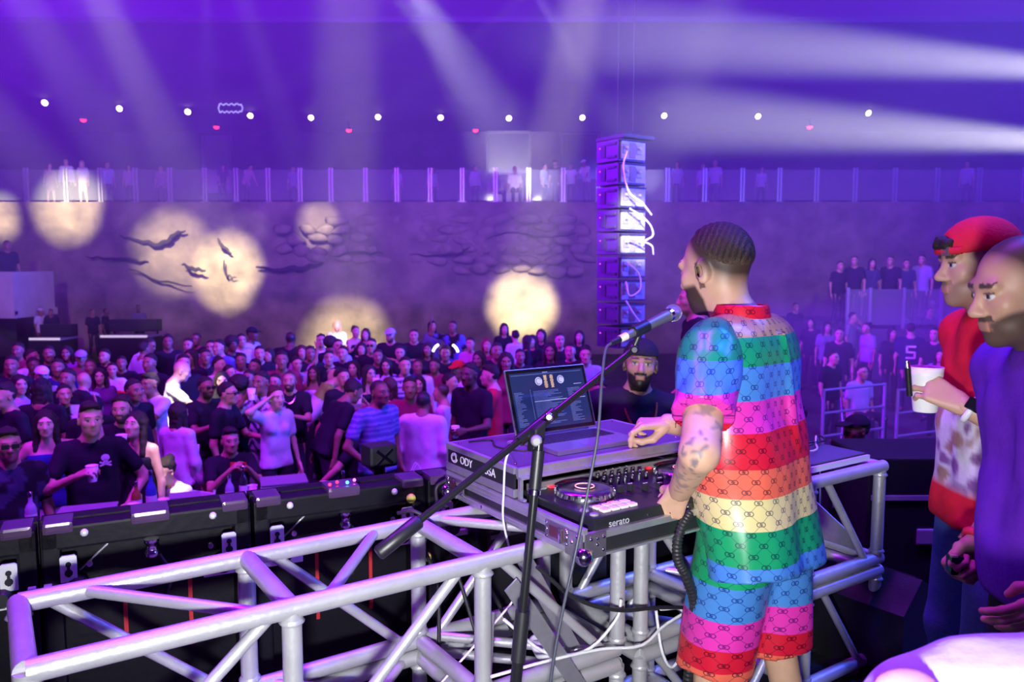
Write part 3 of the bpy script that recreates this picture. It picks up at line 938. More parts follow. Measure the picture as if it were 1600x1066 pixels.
# mic
mh = atY(1050, 490, 2.36); mt_ = atY(962, 533, 2.20)
md = (mh - mt_).normalized()
mic = empty('microphone', mt_, 'silver ball head microphone with grey body clipped on the boom', 'microphone')
L_ = (mh - mt_).length
MB().tube([mt_ + md * .045, mt_ + md * .06, mt_ + md * (L_ - .028), mt_ + md * (L_ - .018)], [.0115, .012, .0175, .018], 16).build('handle', mat('mic_grey', (.16, .16, .18), .35, .4), mic)
MB().tube([mt_ + md * (L_ - .022), mt_ + md * (L_ - .004)], .0205, 20).build('collar_ring', M_CHROME, mic)
gm = mat('grille_mesh', (.70, .72, .74), .32, .9, bump=(900, .9))
MB().sphere(mh + md * .006, .026, 20).build('grille', gm, mic)
MB().tube([mt_ + md * .015, mt_ + md * .045], [.0105, .0115], 12).build('id_band', mat('band_cream', (.75, .72, .45), .5), mic)
MB().tube([mt_ - md * .02, mt_ + md * .016], [.007, .0105], 12).build('plug', M_BLACK, mic)
clipc = mt_ + md * .105
MB().tube([clipc - md * .03, clipc + md * .03], .0185, 14).build('clip', M_BLACK, stand)
MB().tube([clipc + Vector((0, 0, -.012)), tip + Vector((0, 0, .004))], .009, 10).sphere(tip, .016, 10).build('swivel', M_BLACK, stand)
MB().lathe([(.008, 0), (.008, .006)], tip + Vector((0, -.012, 0)), (0, -1, 0), 10).build('swivel_screw', M_CHROME, stand)
# cable from the microphone down to the floor
pts = [mt_ - md * .018, atY(946, 548, 2.17), atY(940, 600, 2.12), atY(934, 680, 2.08), atY(918, 770, 2.05), atY(898, 870, 2.02), atY(876, 970, 2.0), atY(860, 1066, 1.98), Vector((.06, 1.95, .3)), Vector((.02, 1.9, .012)), Vector((-.3, 1.6, .012)), Vector((-.6, .9, .012))]
o = MB().tube(bez(pts), .0042, 8).build('microphone_cable', mat('cable_slate', (.055, .06, .085), .45)); setp(o, 'slim dark microphone cable hanging from the microphone past the controller', 'cable')
# white charging cable of the laptop
p0 = bp(LS0 - .004, .40, LZ0 + .008)
pts = [p0, p0 - U * .05 + Zv * .004, atY(802, 692, 2.36), atY(790, 720, 2.30), atY(787, 770, 2.33), atY(786, 810, 2.35), atY(794, 850, 2.40), atY(801, 872, 2.45), atY(812, 925, 2.45), bp(.9, .2, .3), bp(.8, .3, .02)]
o = MB().tube(bez(pts), .0036, 8).build('charging_cable', M_WCABLE); setp(o, 'white charging cable hanging from the laptop over the truss', 'cable')
MB().box(p0 + U * -.006, (.016, .006, .006), AXB, .002).build('plug', M_WHITE, o)
# thin black lead lying on the shelf
o = MB().tube(bez([bp(1.36, .52, 1.084), bp(1.44, .50, 1.084), bp(1.40, .40, 1.084), bp(1.45, .30, 1.084), bp(1.52, .36, 1.084)]), .003, 6).build('shelf_lead', M_RUBBER); setp(o, 'thin black lead curled on the shelf beside the laptop', 'cable')
# black cables tangled over the truss, left of the case
for i, (lab, pts) in enumerate([
        ('black cable looping over the truss chord beside the case corner', [bp(1.22, .43, .9), bp(1.18, .42, .905), bp(1.12, .40, .80), bp(1.16, .38, .62), bp(1.10, .3, .2), bp(1.0, .2, .03)]),
        ('black cable crossing diagonally behind the charging cable', [bp(1.05, .45, .90), bp(1.10, .40, .905), bp(1.20, .33, .80), bp(1.32, .30, .62), bp(1.45, .25, .30), bp(1.5, .2, .02)]),
        ('short black cable drooping from the case latch', [bp(1.27, .52, .96), bp(1.24, .54, .93), bp(1.23, .50, .86), bp(1.22, .44, .80), bp(1.28, .3, .4), bp(1.3, .2, .02)]),
        ('black cable hanging across the lower truss under the case', [bp(1.25, -.05, .84), bp(1.38, -.06, .72), bp(1.55, -.06, .64), bp(1.75, -.06, .60), bp(2.1, -.04, .5)])]):
    o = MB().tube(bez(pts), .0065, 8).build('cable', M_RUBBER); setp(o, lab, 'cable')
# white cable ties and looms wrapped round the uprights below the case
for i, (lab, pts) in enumerate([
        ('white cable sagging between upright tubes under the case', [bp(1.15, -.03, .70), bp(1.30, -.03, .56), bp(1.45, -.035, .53), bp(1.56, -.04, .60), bp(1.58, -.04, .66)]),
        ('white cable running along the lower truss to the double upright', [bp(1.10, -.04, .55), bp(1.30, -.04, .54), bp(1.50, -.04, .52), bp(1.65, -.06, .50), bp(1.78, -.04, .53), bp(2.0, -.03, .56)]),
        ('thin white cable loop hanging from the double upright', [bp(1.74, -.03, .58), bp(1.75, -.05, .45), bp(1.80, -.05, .38), bp(1.86, -.05, .45), bp(1.86, -.03, .55), bp(1.76, -.03, .58)])]):
    o = MB().tube(bez(pts), .005, 8).build('cable', M_WCABLE); setp(o, lab, 'cable')
# flat aluminium straps bracing the truss
for i, (lab, a, b) in enumerate([('flat aluminium brace strap crossing in front of lower truss', bp(1.17, -.034, .80), bp(1.50, -.034, .30)),
                                 ('flat aluminium brace strap behind the first one under the case', bp(1.27, .06, .84), bp(1.52, .06, .40)),
                                 ('wide flat aluminium strap under the case, upright beside the stand', bp(1.13, .03, .70), bp(1.10, .03, .12))]):
    d = (b - a); n = V
    o = MB().box((a + b) / 2, (d.length, .006, .05), (d.normalized(), n, d.normalized().cross(n)), .002).build('brace_strap', M_ALU2); setp(o, lab, 'strap')
root = empty('amplifier_box', bp(1.55, .55, 0), 'black electronics box with white sticker behind the truss under the case', 'amplifier')
sbox(MB(), 1.40, 1.95, .46, .62, .42, .86, .006).build('body', M_BLKMET, root)
sbox(MB(), 1.50, 1.60, .455, .46, .66, .70).build('sticker', M_WHITE, root)
sbox(MB(), 1.62, 1.655, .455, .46, .665, .70).build('port', M_GREY, root)
sbox(MB(), 1.41, 1.94, .452, .46, .74, .755).build('trim_strip', M_GREY, root)
sbox(MB(), 1.42, 1.93, .47, .61, 0.0, .42).build('stand_case', M_BLKMAT, root)
# clear cup and paper scraps inside the truss
c = bp(1.42, .12, .455)
o = MB().lathe([(.045, 0), (.06, .03), (.065, .05), (.06, .05), (.04, .01)], c, Zv, 20).build('plastic_lid', M_WHITE); setp(o, 'white plastic lid lying on the lower truss under the case', 'lid')
# hose the man grips beside the controller
pts = [atY(1078, 800, 2.30), atY(1066, 822, 2.28), atY(1058, 850, 2.27), atY(1060, 878, 2.28), atY(1072, 902, 2.30), atY(1085, 960, 2.36), Vector((.55, 2.42, .3)), Vector((.55, 2.5, .016))]
q = bez(pts, 10)
seg = []; rr = []
acc = 0
for i in range(len(q) - 1):
    n = max(2, int((q[i + 1] - q[i]).length / .0035))
    for k in range(n):
        seg.append(q[i].lerp(q[i + 1], k / n)); rr.append(.0125 if (acc % 4) < 2 else .0155); acc += 1
o = MB().tube(seg, rr, 10).build('corrugated_hose', M_RUBBER); setp(o, 'black corrugated hose gripped by the man in the rainbow shirt', 'hose')
# odds and ends at the right end of the truss: control box with cables
root = empty('lighting_desk', bp(2.86, .17, .895), 'flat grey lighting desk with cables on the right truss end', 'lighting desk')
sbox(MB(), 2.60, 2.98, .03, .30, .897, .925, .004).build('body', M_BLACK, root)
sbox(MB(), 2.61, 2.97, .035, .295, .925, .929).build('top_panel', mat('desk_blue_grey', (.10, .115, .14), .4), root)
sbox(MB(), 2.60, 2.98, .018, .03, .900, .922).build('front_strip', mat('strip_bw', (.6, .6, .6), .5), root)
for k in range(3):
    MB().tube(bez([bp(2.6 + .1 * k, .2, .938), bp(2.75, .12 + .06 * k, .95), bp(2.9 + .03 * k, .22, .945), bp(3.02, .3, .94), bp(3.08, .32, .8), bp(3.1, .3, .3 + .1 * k), bp(3.12, .2, .02)]), .004, 6).build('cable', M_RUBBER if k else M_WCABLE, root)
root = empty('camera_rig', bp(2.86, .30, .934), 'small black camera on a short stand beside the lighting desk', 'camera')
c = bp(2.80, .25, .93)
MB().tube([c, c + Zv * .12], .012, 8).build('post', M_BLACK, root)
MB().box(c + Zv * .15, (.05, .05, .06), AXB, .006).build('camera_body', M_BLACK, root)
MB().box(c + Zv * .215 + U * .01, (.02, .02, .08), AXB, .003).build('antenna', M_BLACK, root)
MB().lathe([(.018, 0), (.018, .02)], c + Zv * .15 - V * .025, -V, 12).build('lens', M_CHROME, root)

# ------------------------------------------------------------------ people: smooth blended volumes turned into one skin
A_ = np.array


def cap(a, b, ra, rb, k=.03, flat=None):
    return ('c', A_(a, float), A_(b, float), ra, rb, k, flat, 1)


def ell(c, r, k=.03, R=None):
    return ('e', A_(c, float), A_(r, float), R, None, k, None, 1)


def neg(p):
    return p[:7] + (-1,)


def prim_d(p, P):
    X, Y, Z = P
    if p[0] == 'c':
        a, b, ra, rb = p[1:5]
        ba = b - a
        L2 = max(ba @ ba, 1e-9)
        x, y, z = X - a[0], Y - a[1], Z - a[2]
        t = np.clip((x * ba[0] + y * ba[1] + z * ba[2]) / L2, 0, 1)
        x = x - t * ba[0]; y = y - t * ba[1]; z = z - t * ba[2]
        if p[6] is not None:
            n, f = p[6]
            e = (x * n[0] + y * n[1] + z * n[2]) * (1 / f - 1)
            x = x + e * n[0]; y = y + e * n[1]; z = z + e * n[2]
        return np.sqrt(x * x + y * y + z * z) - (ra + (rb - ra) * t)
    c, r, R = p[1:4]
    x, y, z = X - c[0], Y - c[1], Z - c[2]
    if R is not None:
        x, y, z = (R[0, 0] * x + R[1, 0] * y + R[2, 0] * z, R[0, 1] * x + R[1, 1] * y + R[2, 1] * z, R[0, 2] * x + R[1, 2] * y + R[2, 2] * z)
    k0 = np.sqrt((x / r[0]) ** 2 + (y / r[1]) ** 2 + (z / r[2]) ** 2)
    k1 = np.sqrt((x / r[0] ** 2) ** 2 + (y / r[1] ** 2) ** 2 + (z / r[2] ** 2) ** 2) + 1e-6
    return k0 * (k0 - 1) / k1


def prim_box(p):
    if p[0] == 'c':
        r = max(p[3], p[4]) * 1.0
        return np.minimum(p[1], p[2]) - r, np.maximum(p[1], p[2]) + r
    r = np.full(3, p[2].max()) if p[3] is not None else p[2]
    return p[1] - r, p[1] + r


def field(prims, h, cut=None):
    pos = [p for p in prims if p[7] > 0]
    bx = [prim_box(p) for p in pos]
    lo = np.min([b[0] for b in bx], 0) - 2.5 * h
    hi = np.max([b[1] for b in bx], 0) + 2.5 * h
    n = np.ceil((hi - lo) / h).astype(int) + 1
    ax = [(lo[i] + h * np.arange(n[i])).astype(np.float32) for i in range(3)]
    F = np.full(n, .5, np.float32)
    for p in prims:
        b0, b1 = prim_box(p)
        k = p[5]
        m = k + 2.5 * h
        i0 = np.maximum(np.floor((b0 - m - lo) / h).astype(int), 0)
        i1 = np.minimum(np.ceil((b1 + m - lo) / h).astype(int) + 1, n)
        if (i1 <= i0).any(): continue
        sl = tuple(slice(i0[i], i1[i]) for i in range(3))
        P = (ax[0][sl[0]][:, None, None], ax[1][sl[1]][None, :, None], ax[2][sl[2]][None, None, :])
        d = prim_d(p, P).astype(np.float32)
        f = F[sl]
        if p[7] > 0:
            g = np.maximum(k - np.abs(f - d), 0) / k
            F[sl] = np.minimum(f, d) - g * g * (k * .25)
        else:
            d = -d
            g = np.maximum(k - np.abs(f - d), 0) / k
            F[sl] = np.maximum(f, d) + g * g * (k * .25)
    if cut is not None:
        F = np.maximum(F, cut(ax[0][:, None, None], ax[1][None, :, None], ax[2][None, None, :]).astype(np.float32))
    return F, lo, h


_EDG = [((0, 0, 0), (1, 0, 0)), ((0, 1, 0), (1, 1, 0)), ((0, 0, 1), (1, 0, 1)), ((0, 1, 1), (1, 1, 1)),
        ((0, 0, 0), (0, 1, 0)), ((1, 0, 0), (1, 1, 0)), ((0, 0, 1), (0, 1, 1)), ((1, 0, 1), (1, 1, 1)),
        ((0, 0, 0), (0, 0, 1)), ((1, 0, 0), (1, 0, 1)), ((0, 1, 0), (0, 1, 1)), ((1, 1, 0), (1, 1, 1))]


def nets(F, lo, h):
    s = F < 0
    c = np.zeros(tuple(d - 1 for d in F.shape), np.int8)
    for i in (0, 1):
        for j in (0, 1):
            for k in (0, 1):
                c += s[i:F.shape[0] - 1 + i, j:F.shape[1] - 1 + j, k:F.shape[2] - 1 + k]
    ii, jj, kk = np.nonzero((c > 0) & (c < 8))
    idx = np.full(c.shape, -1, np.int32)
    idx[ii, jj, kk] = np.arange(len(ii))
    acc = np.zeros((len(ii), 3)); cnt = np.zeros(len(ii))
    for a, b in _EDG:
        fa = F[ii + a[0], jj + a[1], kk + a[2]]; fb = F[ii + b[0], jj + b[1], kk + b[2]]
        x = (fa < 0) != (fb < 0)
        t = np.where(x, fa / np.where(x, fa - fb, 1), 0)
        for d in range(3):
            acc[:, d] += np.where(x, a[d] + t * (b[d] - a[d]), 0)
        cnt += x
    v = lo + (np.stack([ii, jj, kk], 1) + acc / np.maximum(cnt, 1)[:, None]) * h
    Q = []
    for d in range(3):
        e, f = (d + 1) % 3, (d + 2) % 3
        sa = np.moveaxis(s, (d, e, f), (0, 1, 2))
        I = np.moveaxis(idx, (d, e, f), (0, 1, 2))
        x = sa[:-1, 1:-1, 1:-1] != sa[1:, 1:-1, 1:-1]
        i, j, k = np.nonzero(x)
        q = np.stack([I[i, j, k], I[i, j + 1, k], I[i, j + 1, k + 1], I[i, j, k + 1]], 1)
        fl = ~sa[:-1, 1:-1, 1:-1][i, j, k]
        q[fl] = q[fl][:, ::-1]
        Q.append(q)
    q = np.concatenate(Q)
    return v, q[(q >= 0).all(1)]


def shape(prims, h, cut=None):
    return nets(*field(prims, h, cut))


def vnormals(v, q):
    n = np.cross(v[q[:, 2]] - v[q[:, 0]], v[q[:, 3]] - v[q[:, 1]])
    N = np.zeros_like(v)
    for i in range(4): np.add.at(N, q[:, i], n)
    return N / (np.linalg.norm(N, axis=1, keepdims=True) + 1e-9)


def relax(v, q, it=1, w=.5):
    for _ in range(it):
        a = np.zeros_like(v); c = np.zeros(len(v))
        for i in range(4):
            np.add.at(a, q[:, i], v[q[:, (i + 1) % 4]] + v[q[:, (i + 3) % 4]]); np.add.at(c, q[:, i], 2)
        v = v * (1 - w) + w * a / np.maximum(c, 1)[:, None]
    return v


def rotm(axis, ang):
    return A_(Matrix.Rotation(ang, 3, axis))


# ---- heads
def head_prims(female=False, detail=True):
    j = .9 if female else 1.0
    p = [ell((0, -.012, .030), (.076, .096, .088)), ell((0, .028, -.030), (.061 * j, .068, .084), .03), ell((0, .044, -.078), (.046 * j, .042, .034), .03),
         ell((0, .074, -.097), (.020, .020, .018), .02), cap((0, -.02, -.05), (0, -.03, -.16), .056 * j, .058 * j, .03)]
    for s in (-1, 1):
        p += [ell((s * .040, .062, -.020), (.024, .022, .024), .02), ell((s * .079, -.010, -.008), (.010, .021, .033), .010, rotm('Z', s * -.35))]
    if detail:
        p += [cap((-.042, .080, .027), (.042, .080, .027), .010, .010, .02)]
        for s in (-1, 1):
            p += [neg(ell((s * .031, .100, .005), (.018, .015, .011), .010)), ell((s * .031, .0795, .005), (.0130, .0130, .0110), .003)]
            p += [ell((s * .012, .099, -.033), (.009, .010, .008), .006)]
            p += [neg(ell((s * .083, -.004, -.006), (.006, .010, .018), .006))]
        p += [cap((0, .088, .010), (0, .111, -.027), .008, .0125, .012)]
        p += [cap((-.016, .093, -.057), (.016, .093, -.057), .0055, .0055, .008), cap((-.014, .091, -.069), (.014, .091, -.069), .0065, .0065, .008)]
    return p


def head_cols(v, skin, hair, female=False, beard=0.0, stubble=0.0, fade=None, bcol=None):
    x, y, z = v[:, 0], v[:, 1], v[:, 2]
    c = np.tile(A_(skin, float), (len(v), 1))
    ax = np.abs(x)

    def mixc(m, col):
        nonlocal c
        m = np.clip(m, 0, 1)[:, None]
        c = c * (1 - m) + A_(col, float) * m
    # warm cheeks, lips
    lip = ((np.abs(z + .063) < .012) & (ax < .024) & (y > .082)).astype(float)
    bc = bcol if bcol is not None else hair
    if beard or stubble:
        line = -.045 + (y < .06) * .03 - np.clip((.06 - y) * .35, -.01, .04)
        m = np.clip((-.046 - z + np.clip((ax - .03) * .45, 0, .018)) / .010, 0, 1) * np.clip((y - .010 - np.clip((z + .08) * .4, 0, .02)) / .008, 0, 1) * (z > -.135)
        m = np.maximum(m, ((np.abs(y - .008) < .009) & (z < .02) & (z > -.05) & (ax > .055)) * .8)
        m = np.maximum(m, ((np.abs(z + .046) < .007) & (ax < .03) & (y > .08)).astype(float))
        m = m * (1 - ((np.abs(z + .063) < .011) & (ax < .021) & (y > .08)))
        mixc(m * (beard or stubble), bc)
    mixc(lip * (.75 if female else .45), (skin[0] * .75, skin[1] * .42, skin[2] * .45) if not female else (.42, .06, .10))
    brow = (np.abs(z - .030 - .0 * ax) < .0055) & (ax > .012) & (ax < .050) & (y > .055)
    mixc(brow * .85, A_(hair) * .8)
    for s in (-1, 1):
        d = np.sqrt(((x - s * .031) / .0135) ** 2 + ((z - .005) / .0075) ** 2)
        e = (d < 1) & (y > .080)
        mixc(e * 1.0, (.55, .52, .50))
        di = np.sqrt((x - s * .031) ** 2 + (z - .005) ** 2)
        mixc(((di < .0062) & (y > .08)) * 1.0, (.03, .018, .012))
        up = (np.abs(z - .0125) < .0025) & (np.abs(x - s * .031) < .014) & (y > .075)
        mixc(up * .8, (.05, .03, .025))
    if fade is not None:
        m = np.clip((z - hairline(y) + .022) / .060, 0, 1) ** 1.4 * (y < .085)
        mixc(m * fade, hair)
    return c


def hairline(y):
    return np.interp(y, [-.11, -.07, -.03, 0, .03, .06, .085], [-.070, -.060, -.030, .005, .046, .076, .090])


def hair_mesh(style, h):
    if style in ('short', 'fade', 'curly'):
        th = {'short': .010, 'quiff': .006, 'fade': .007, 'curly': .024}[style]
        p = [ell((0, -.014, .032), (.076 + th * .55, .096 + th, .088 + th))]
        cut = lambda X, Y, Z: (hairline(Y) + np.clip((np.abs(X) - .040) * .6, 0, .02) * (Y > .03) + .005 * np.sin(X * 210) * np.sin(Y * 160 + 1) - Z)
        return shape(p, h, cut)
    if style == 'quiff':
        p = [ell((0, -.014, .030), (.079, .100, .094)), ell((.006, .034, .104), (.058, .060, .034), .03), ell((-.02, .062, .098), (.032, .034, .026), .02), ell((0, -.04, .10), (.055, .05, .03), .03)]
        return shape(p, h, lambda X, Y, Z: (hairline(Y) + np.clip((np.abs(X) - .040) * .6, 0, .02) * (Y > .03) + .006 * np.sin(X * 170) * np.sin(Y * 160 + 1) - Z))
    if style == 'afro':
        p = [ell((0, -.025, .055), (.125, .125, .115)), neg(ell((0, .12, -.03), (.075, .085, .105), .02))]
        return shape(p, h, lambda X, Y, Z: -.07 - Z + 0 * X + 0 * Y)
    if style in ('long', 'wavy', 'bob'):
        L = {'long': -.34, 'wavy': -.26, 'bob': -.12}[style]
        p = [ell((0, -.018, .034), (.088, .106, .098)), cap((0, -.06, .0), (0, -.085, L), .080, .060, .04, (A_((0, 1., 0)), .6))]
        for s in (-1, 1):
            p.append(cap((s * .070, -.012, .03), (s * .092, -.005, L * .8), .032, .028, .03))
        p.append(neg(ell((0, .105, -.025), (.060, .085, .100), .02)))
        return shape(p, h)
    if style == 'bun':
        p = [ell((0, -.014, .032), (.086, .106, .098)), ell((0, -.09, .09), (.045, .045, .045), .02)]
        return shape(p, h, lambda X, Y, Z: (hairline(Y) - Z) + 0 * X)
    if style == 'pony':
        p = [ell((0, -.014, .032), (.086, .106, .098)), cap((0, -.10, .05), (0, -.14, -.16), .035, .02, .02)]
        return shape(p, h, lambda X, Y, Z: np.where(Y < -.10, -1, (hairline(Y) - Z)) + 0 * X)
    raise KeyError(style)


def cap_mesh(h, back=False):
    s = -1 if back else 1
    p = [ell((0, -.012, .040), (.090, .110, .094)), ell((0, s * .125 - .01, .055), (.068, .078, .012), .012, rotm('X', s * -.18))]
    cutd = lambda X, Y, Z: np.where(np.abs(Y - s * .13) < (.10 if True else 0), .030 - Z, .045 - Z) + 0 * X
    return shape(p, h, cutd)


# ---- hands: right hand, fingers +Y, palm -Z, thumb on -X
CURL = {'relax': [(.25, .35, .25), (.35, .4, .3), (.4, .45, .3), (.45, .5, .3)],
        'grip': [(.55, .75, .45), (.6, .8, .5), (.65, .8, .5), (.7, .85, .5)],
        'fist': [(1.3, 1.4, .9), (1.35, 1.4, .9), (1.35, 1.4, .9), (1.35, 1.4, .9)],
        'open': [(.05, .1, .1), (.05, .1, .1), (.08, .1, .1), (.1, .15, .1)],
        'point': [(.05, .05, .05), (1.3, 1.4, .9), (1.35, 1.4, .9), (1.35, 1.4, .9)]}


def hand_prims(curl, thumb=None, spread=.05, left=False):
    cs = CURL[curl] if isinstance(curl, str) else curl
    bx = [-.031, -.010, .011, .030]; by = [.088, .092, .088, .080]
    ln = [(.040, .025, .020), (.045, .028, .022), (.041, .026, .020), (.032, .021, .018)]
    rr = [.0092, .0095, .0090, .0080]
    P = [cap((0, -.03, 0), (0, .01, 0), .024, .024, .015, (A_((0, 0, 1.)), .8))]
    for i in range(4):
        P.append(cap((bx[i] * .45, .005, 0), (bx[i], by[i], 0), .017, .0125, .014, (A_((0, 0, 1.)), .85)))
    for i in range(4):
        p = A_((bx[i], by[i], .001)); ang = 0; sp = (i - 1.5) * spread
        for k in range(3):
            ang += cs[i][k]
            d = A_((math.sin(sp) * math.cos(ang), math.cos(sp) * math.cos(ang), -math.sin(ang)))
            q = p + d * ln[i][k]
            r0 = rr[i] * (1 - .06 * k)
            P.append(cap(p, q, r0, r0 * .94, .005))
            p = q
    if thumb is None:
        thumb = [(-.020, .018, -.006), (-.045, .045, -.020), (-.052, .075, -.030), (-.046, .098, -.034)] if curl != 'grip' else [(-.020, .018, -.008), (-.040, .042, -.034), (-.040, .068, -.058), (-.026, .086, -.074)]
    rt = [.018, .0125, .0108, .0088]
    for k in range(3):
        P.append(cap(thumb[k], thumb[k + 1], rt[k], rt[k + 1], .008))
    if left:
        Q = []
        M = A_((-1., 1, 1))
        for p in P:
            fl = None if p[6] is None else (p[6][0] * M, p[6][1])
            Q.append(('c', p[1] * M, p[2] * M, p[3], p[4], p[5], fl, 1))
        P = Q
    return P


_cache = {}


def cached(key, fn):
    if key not in _cache: _cache[key] = fn()
    return _cache[key]


def hand_frame(wrist, f, out):
    f = f / np.linalg.norm(f)
    z = out - f * (f @ out); z = z / (np.linalg.norm(z) + 1e-9)
    x = np.cross(f, z)
    return np.stack([x, f, z], 1)


def ik(S_, W_, l1, l2, pole):
    d = W_ - S_; L = np.linalg.norm(d)
    L2 = min(L, (l1 + l2) * .995)
    d = d / L
    a = (l1 * l1 - l2 * l2 + L2 * L2) / (2 * L2)
    hgt = math.sqrt(max(l1 * l1 - a * a, 0))
    p = pole - d * (pole @ d); p = p / (np.linalg.norm(p) + 1e-9)
    return S_ + d * a + p * hgt, S_ + d * L2


ARM = {'down': ((.25, .06, .86), (.4, -1, 0), 'relax'), 'down2': ((.28, .02, .88), (.5, -1, 0), 'relax'), 'cup': ((.17, .34, 1.12), (.6, -.4, -1), 'grip'), 'up': ((.30, .18, 1.90), (1, .2, -.4), 'open'),
       'drink': ((.10, .20, 1.46), (.8, .2, -1), 'grip'), 'cross': ((-.06, .24, 1.20), (.8, .1, -1), 'fist'), 'phone': ((.09, .36, 1.40), (.6, 0, -1), 'grip'),
       'hip': ((.22, .13, .98), (1, -.6, 0), 'relax'), 'head': ((.15, .10, 1.62), (1, .3, -.3), 'relax'), 'reach': ((.20, .52, 1.10), (.5, 0, -1), 'grip'),
       'clap': ((.05, .34, 1.25), (.8, .1, -1), 'open'), 'rail': ((.22, .42, 1.00), (.6, -.2, -1), 'fist'), 'wave': ((.42, .14, 1.72), (.6, .0, -1), 'open'), 'none': ((.25, .06, .86), (.4, -1, 0), 'relax')}
SKIN = {'l': (.62, .38, .27), 'm': (.47, .27, .17), 'd': (.26, .13, .08), 'k': (.13, .065, .042), 't': (.55, .33, .22)}
DARKH = (.024, .017, .014)


def skeleton(sp):
    """joints for a 1.75 m figure facing +Y, then posed"""
    lean = math.radians(sp.get('lean', 0)); side = math.radians(sp.get('side', 0))
    sit = sp.get('sit', False)
    w = sp.get('w', 1.0)
    pz = .94 if not sit else .50
    J = {'pelvis': A_((0, 0, pz))}
    R = rotm('X', -lean) @ rotm('Y', side)
    def up(x, y, z): return J['pelvis'] + R @ A_((x, y, z - .94))
    J['R'] = R
    J['waist'] = up(0, 0, 1.10); J['chest'] = up(0, .0, 1.30); J['neck'] = up(0, -.012, 1.475)
    hr = rotm('Z', math.radians(-sp.get('hyaw', 0))) @ rotm('X', math.radians(-sp.get('hpitch', 0)))
    J['hR'] = R @ hr if not sp.get('hfree') else hr
    J['head'] = up(0, .012, 1.475) + J['hR'] @ A_((0, .03, .150 + .06 * (sp.get('hs', 1) - 1)))
    sw = (.155 if sp.get('f') else .180) * w
    for s, n in ((1, 'R'), (-1, 'L')):
        J['sh' + n] = up(s * sw, -.005, 1.405)
        t, pole, hand = ARM[sp.get(n, 'down')] if isinstance(sp.get(n, 'down'), str) else sp[n]
        t = A_(t, float) * A_((s * 1., 1, 1)); pole = A_(pole, float) * A_((s * 1., 1, 1))
        W_ = J['pelvis'] + (R if not sit else R) @ (t - A_((0, 0, .94)))
        J['el' + n], J['wr' + n] = ik(J['sh' + n], W_, sp.get('l1', .305), sp.get('l2', .258), R @ pole)
        J['hand' + n] = hand
        hw = (.085 if sp.get('f') else .088) * w
        J['hp' + n] = J['pelvis'] + A_((s * hw, 0, -.02))
        if sit:
            J['kn' + n] = J['pelvis'] + A_((s * .12, .42, .0)); J['an' + n] = A_((s * .12, .44, .09))
        else:
            st = sp.get('step', 0) * s
            J['kn' + n] = A_((s * .105, .03 + st * .5, .50)); J['an' + n] = A_((s * .12, -.02 + st, .085))
        J['to' + n] = J['an' + n] + A_((s * .02, .15, -.05))
    return J


def body_prims(J, sp):
    w = sp.get('w', 1.0); f = sp.get('f')
    R = J['R']; fl = (R @ A_((0, 1., 0)), .78)
    x = R @ A_((1., 0, 0)); y = R @ A_((0, 1., 0)); z = R @ A_((0, 0, 1.))
    P = []
    for s in (1, -1):
        P.append(cap(J['pelvis'] + x * s * .058 * w, J['waist'] + x * s * .050 * w, .102 * w, .096 * w * (.88 if f else 1), .05, fl))
        P.append(cap(J['waist'] + x * s * .050 * w, J['chest'] + x * s * .064 * w + z * .03, .096 * w * (.88 if f else 1), .104 * w * (.92 if f else 1), .06, fl))
    if f:
        for s in (1, -1): P.append(ell(J['chest'] + x * s * .075 + y * .070 - z * .015, (.052, .046, .052), .05))
    for n in 'RL':
        P.append(cap(J['neck'] - z * .035, J['sh' + n] * .9 + J['neck'] * .1, .056 * w, .050 * w, .05))
    P.append(cap(J['neck'] - z * .03, J['neck'] + (J['head'] - J['neck']) * .6, .068 if not f else .056, .054 if not f else .046, .04))
    a = (.86 if f else 1.0) * sp.get('arm', 1.0)
    for n in 'RL':
        P.append(cap(J['sh' + n], J['el' + n], .052 * a * (w ** .5), .040 * a, .03))
        P.append(cap(J['el' + n], J['wr' + n], .040 * a, .027 * a, .02))
        P.append(cap(J['hp' + n], J['kn' + n], .086 * w, .056, .04)); P.append(cap(J['kn' + n], J['an' + n], .055, .040, .03))
        P.append(cap(J['an' + n] - A_((0, .03, .035)), J['to' + n], .042, .034, .03))
    return P


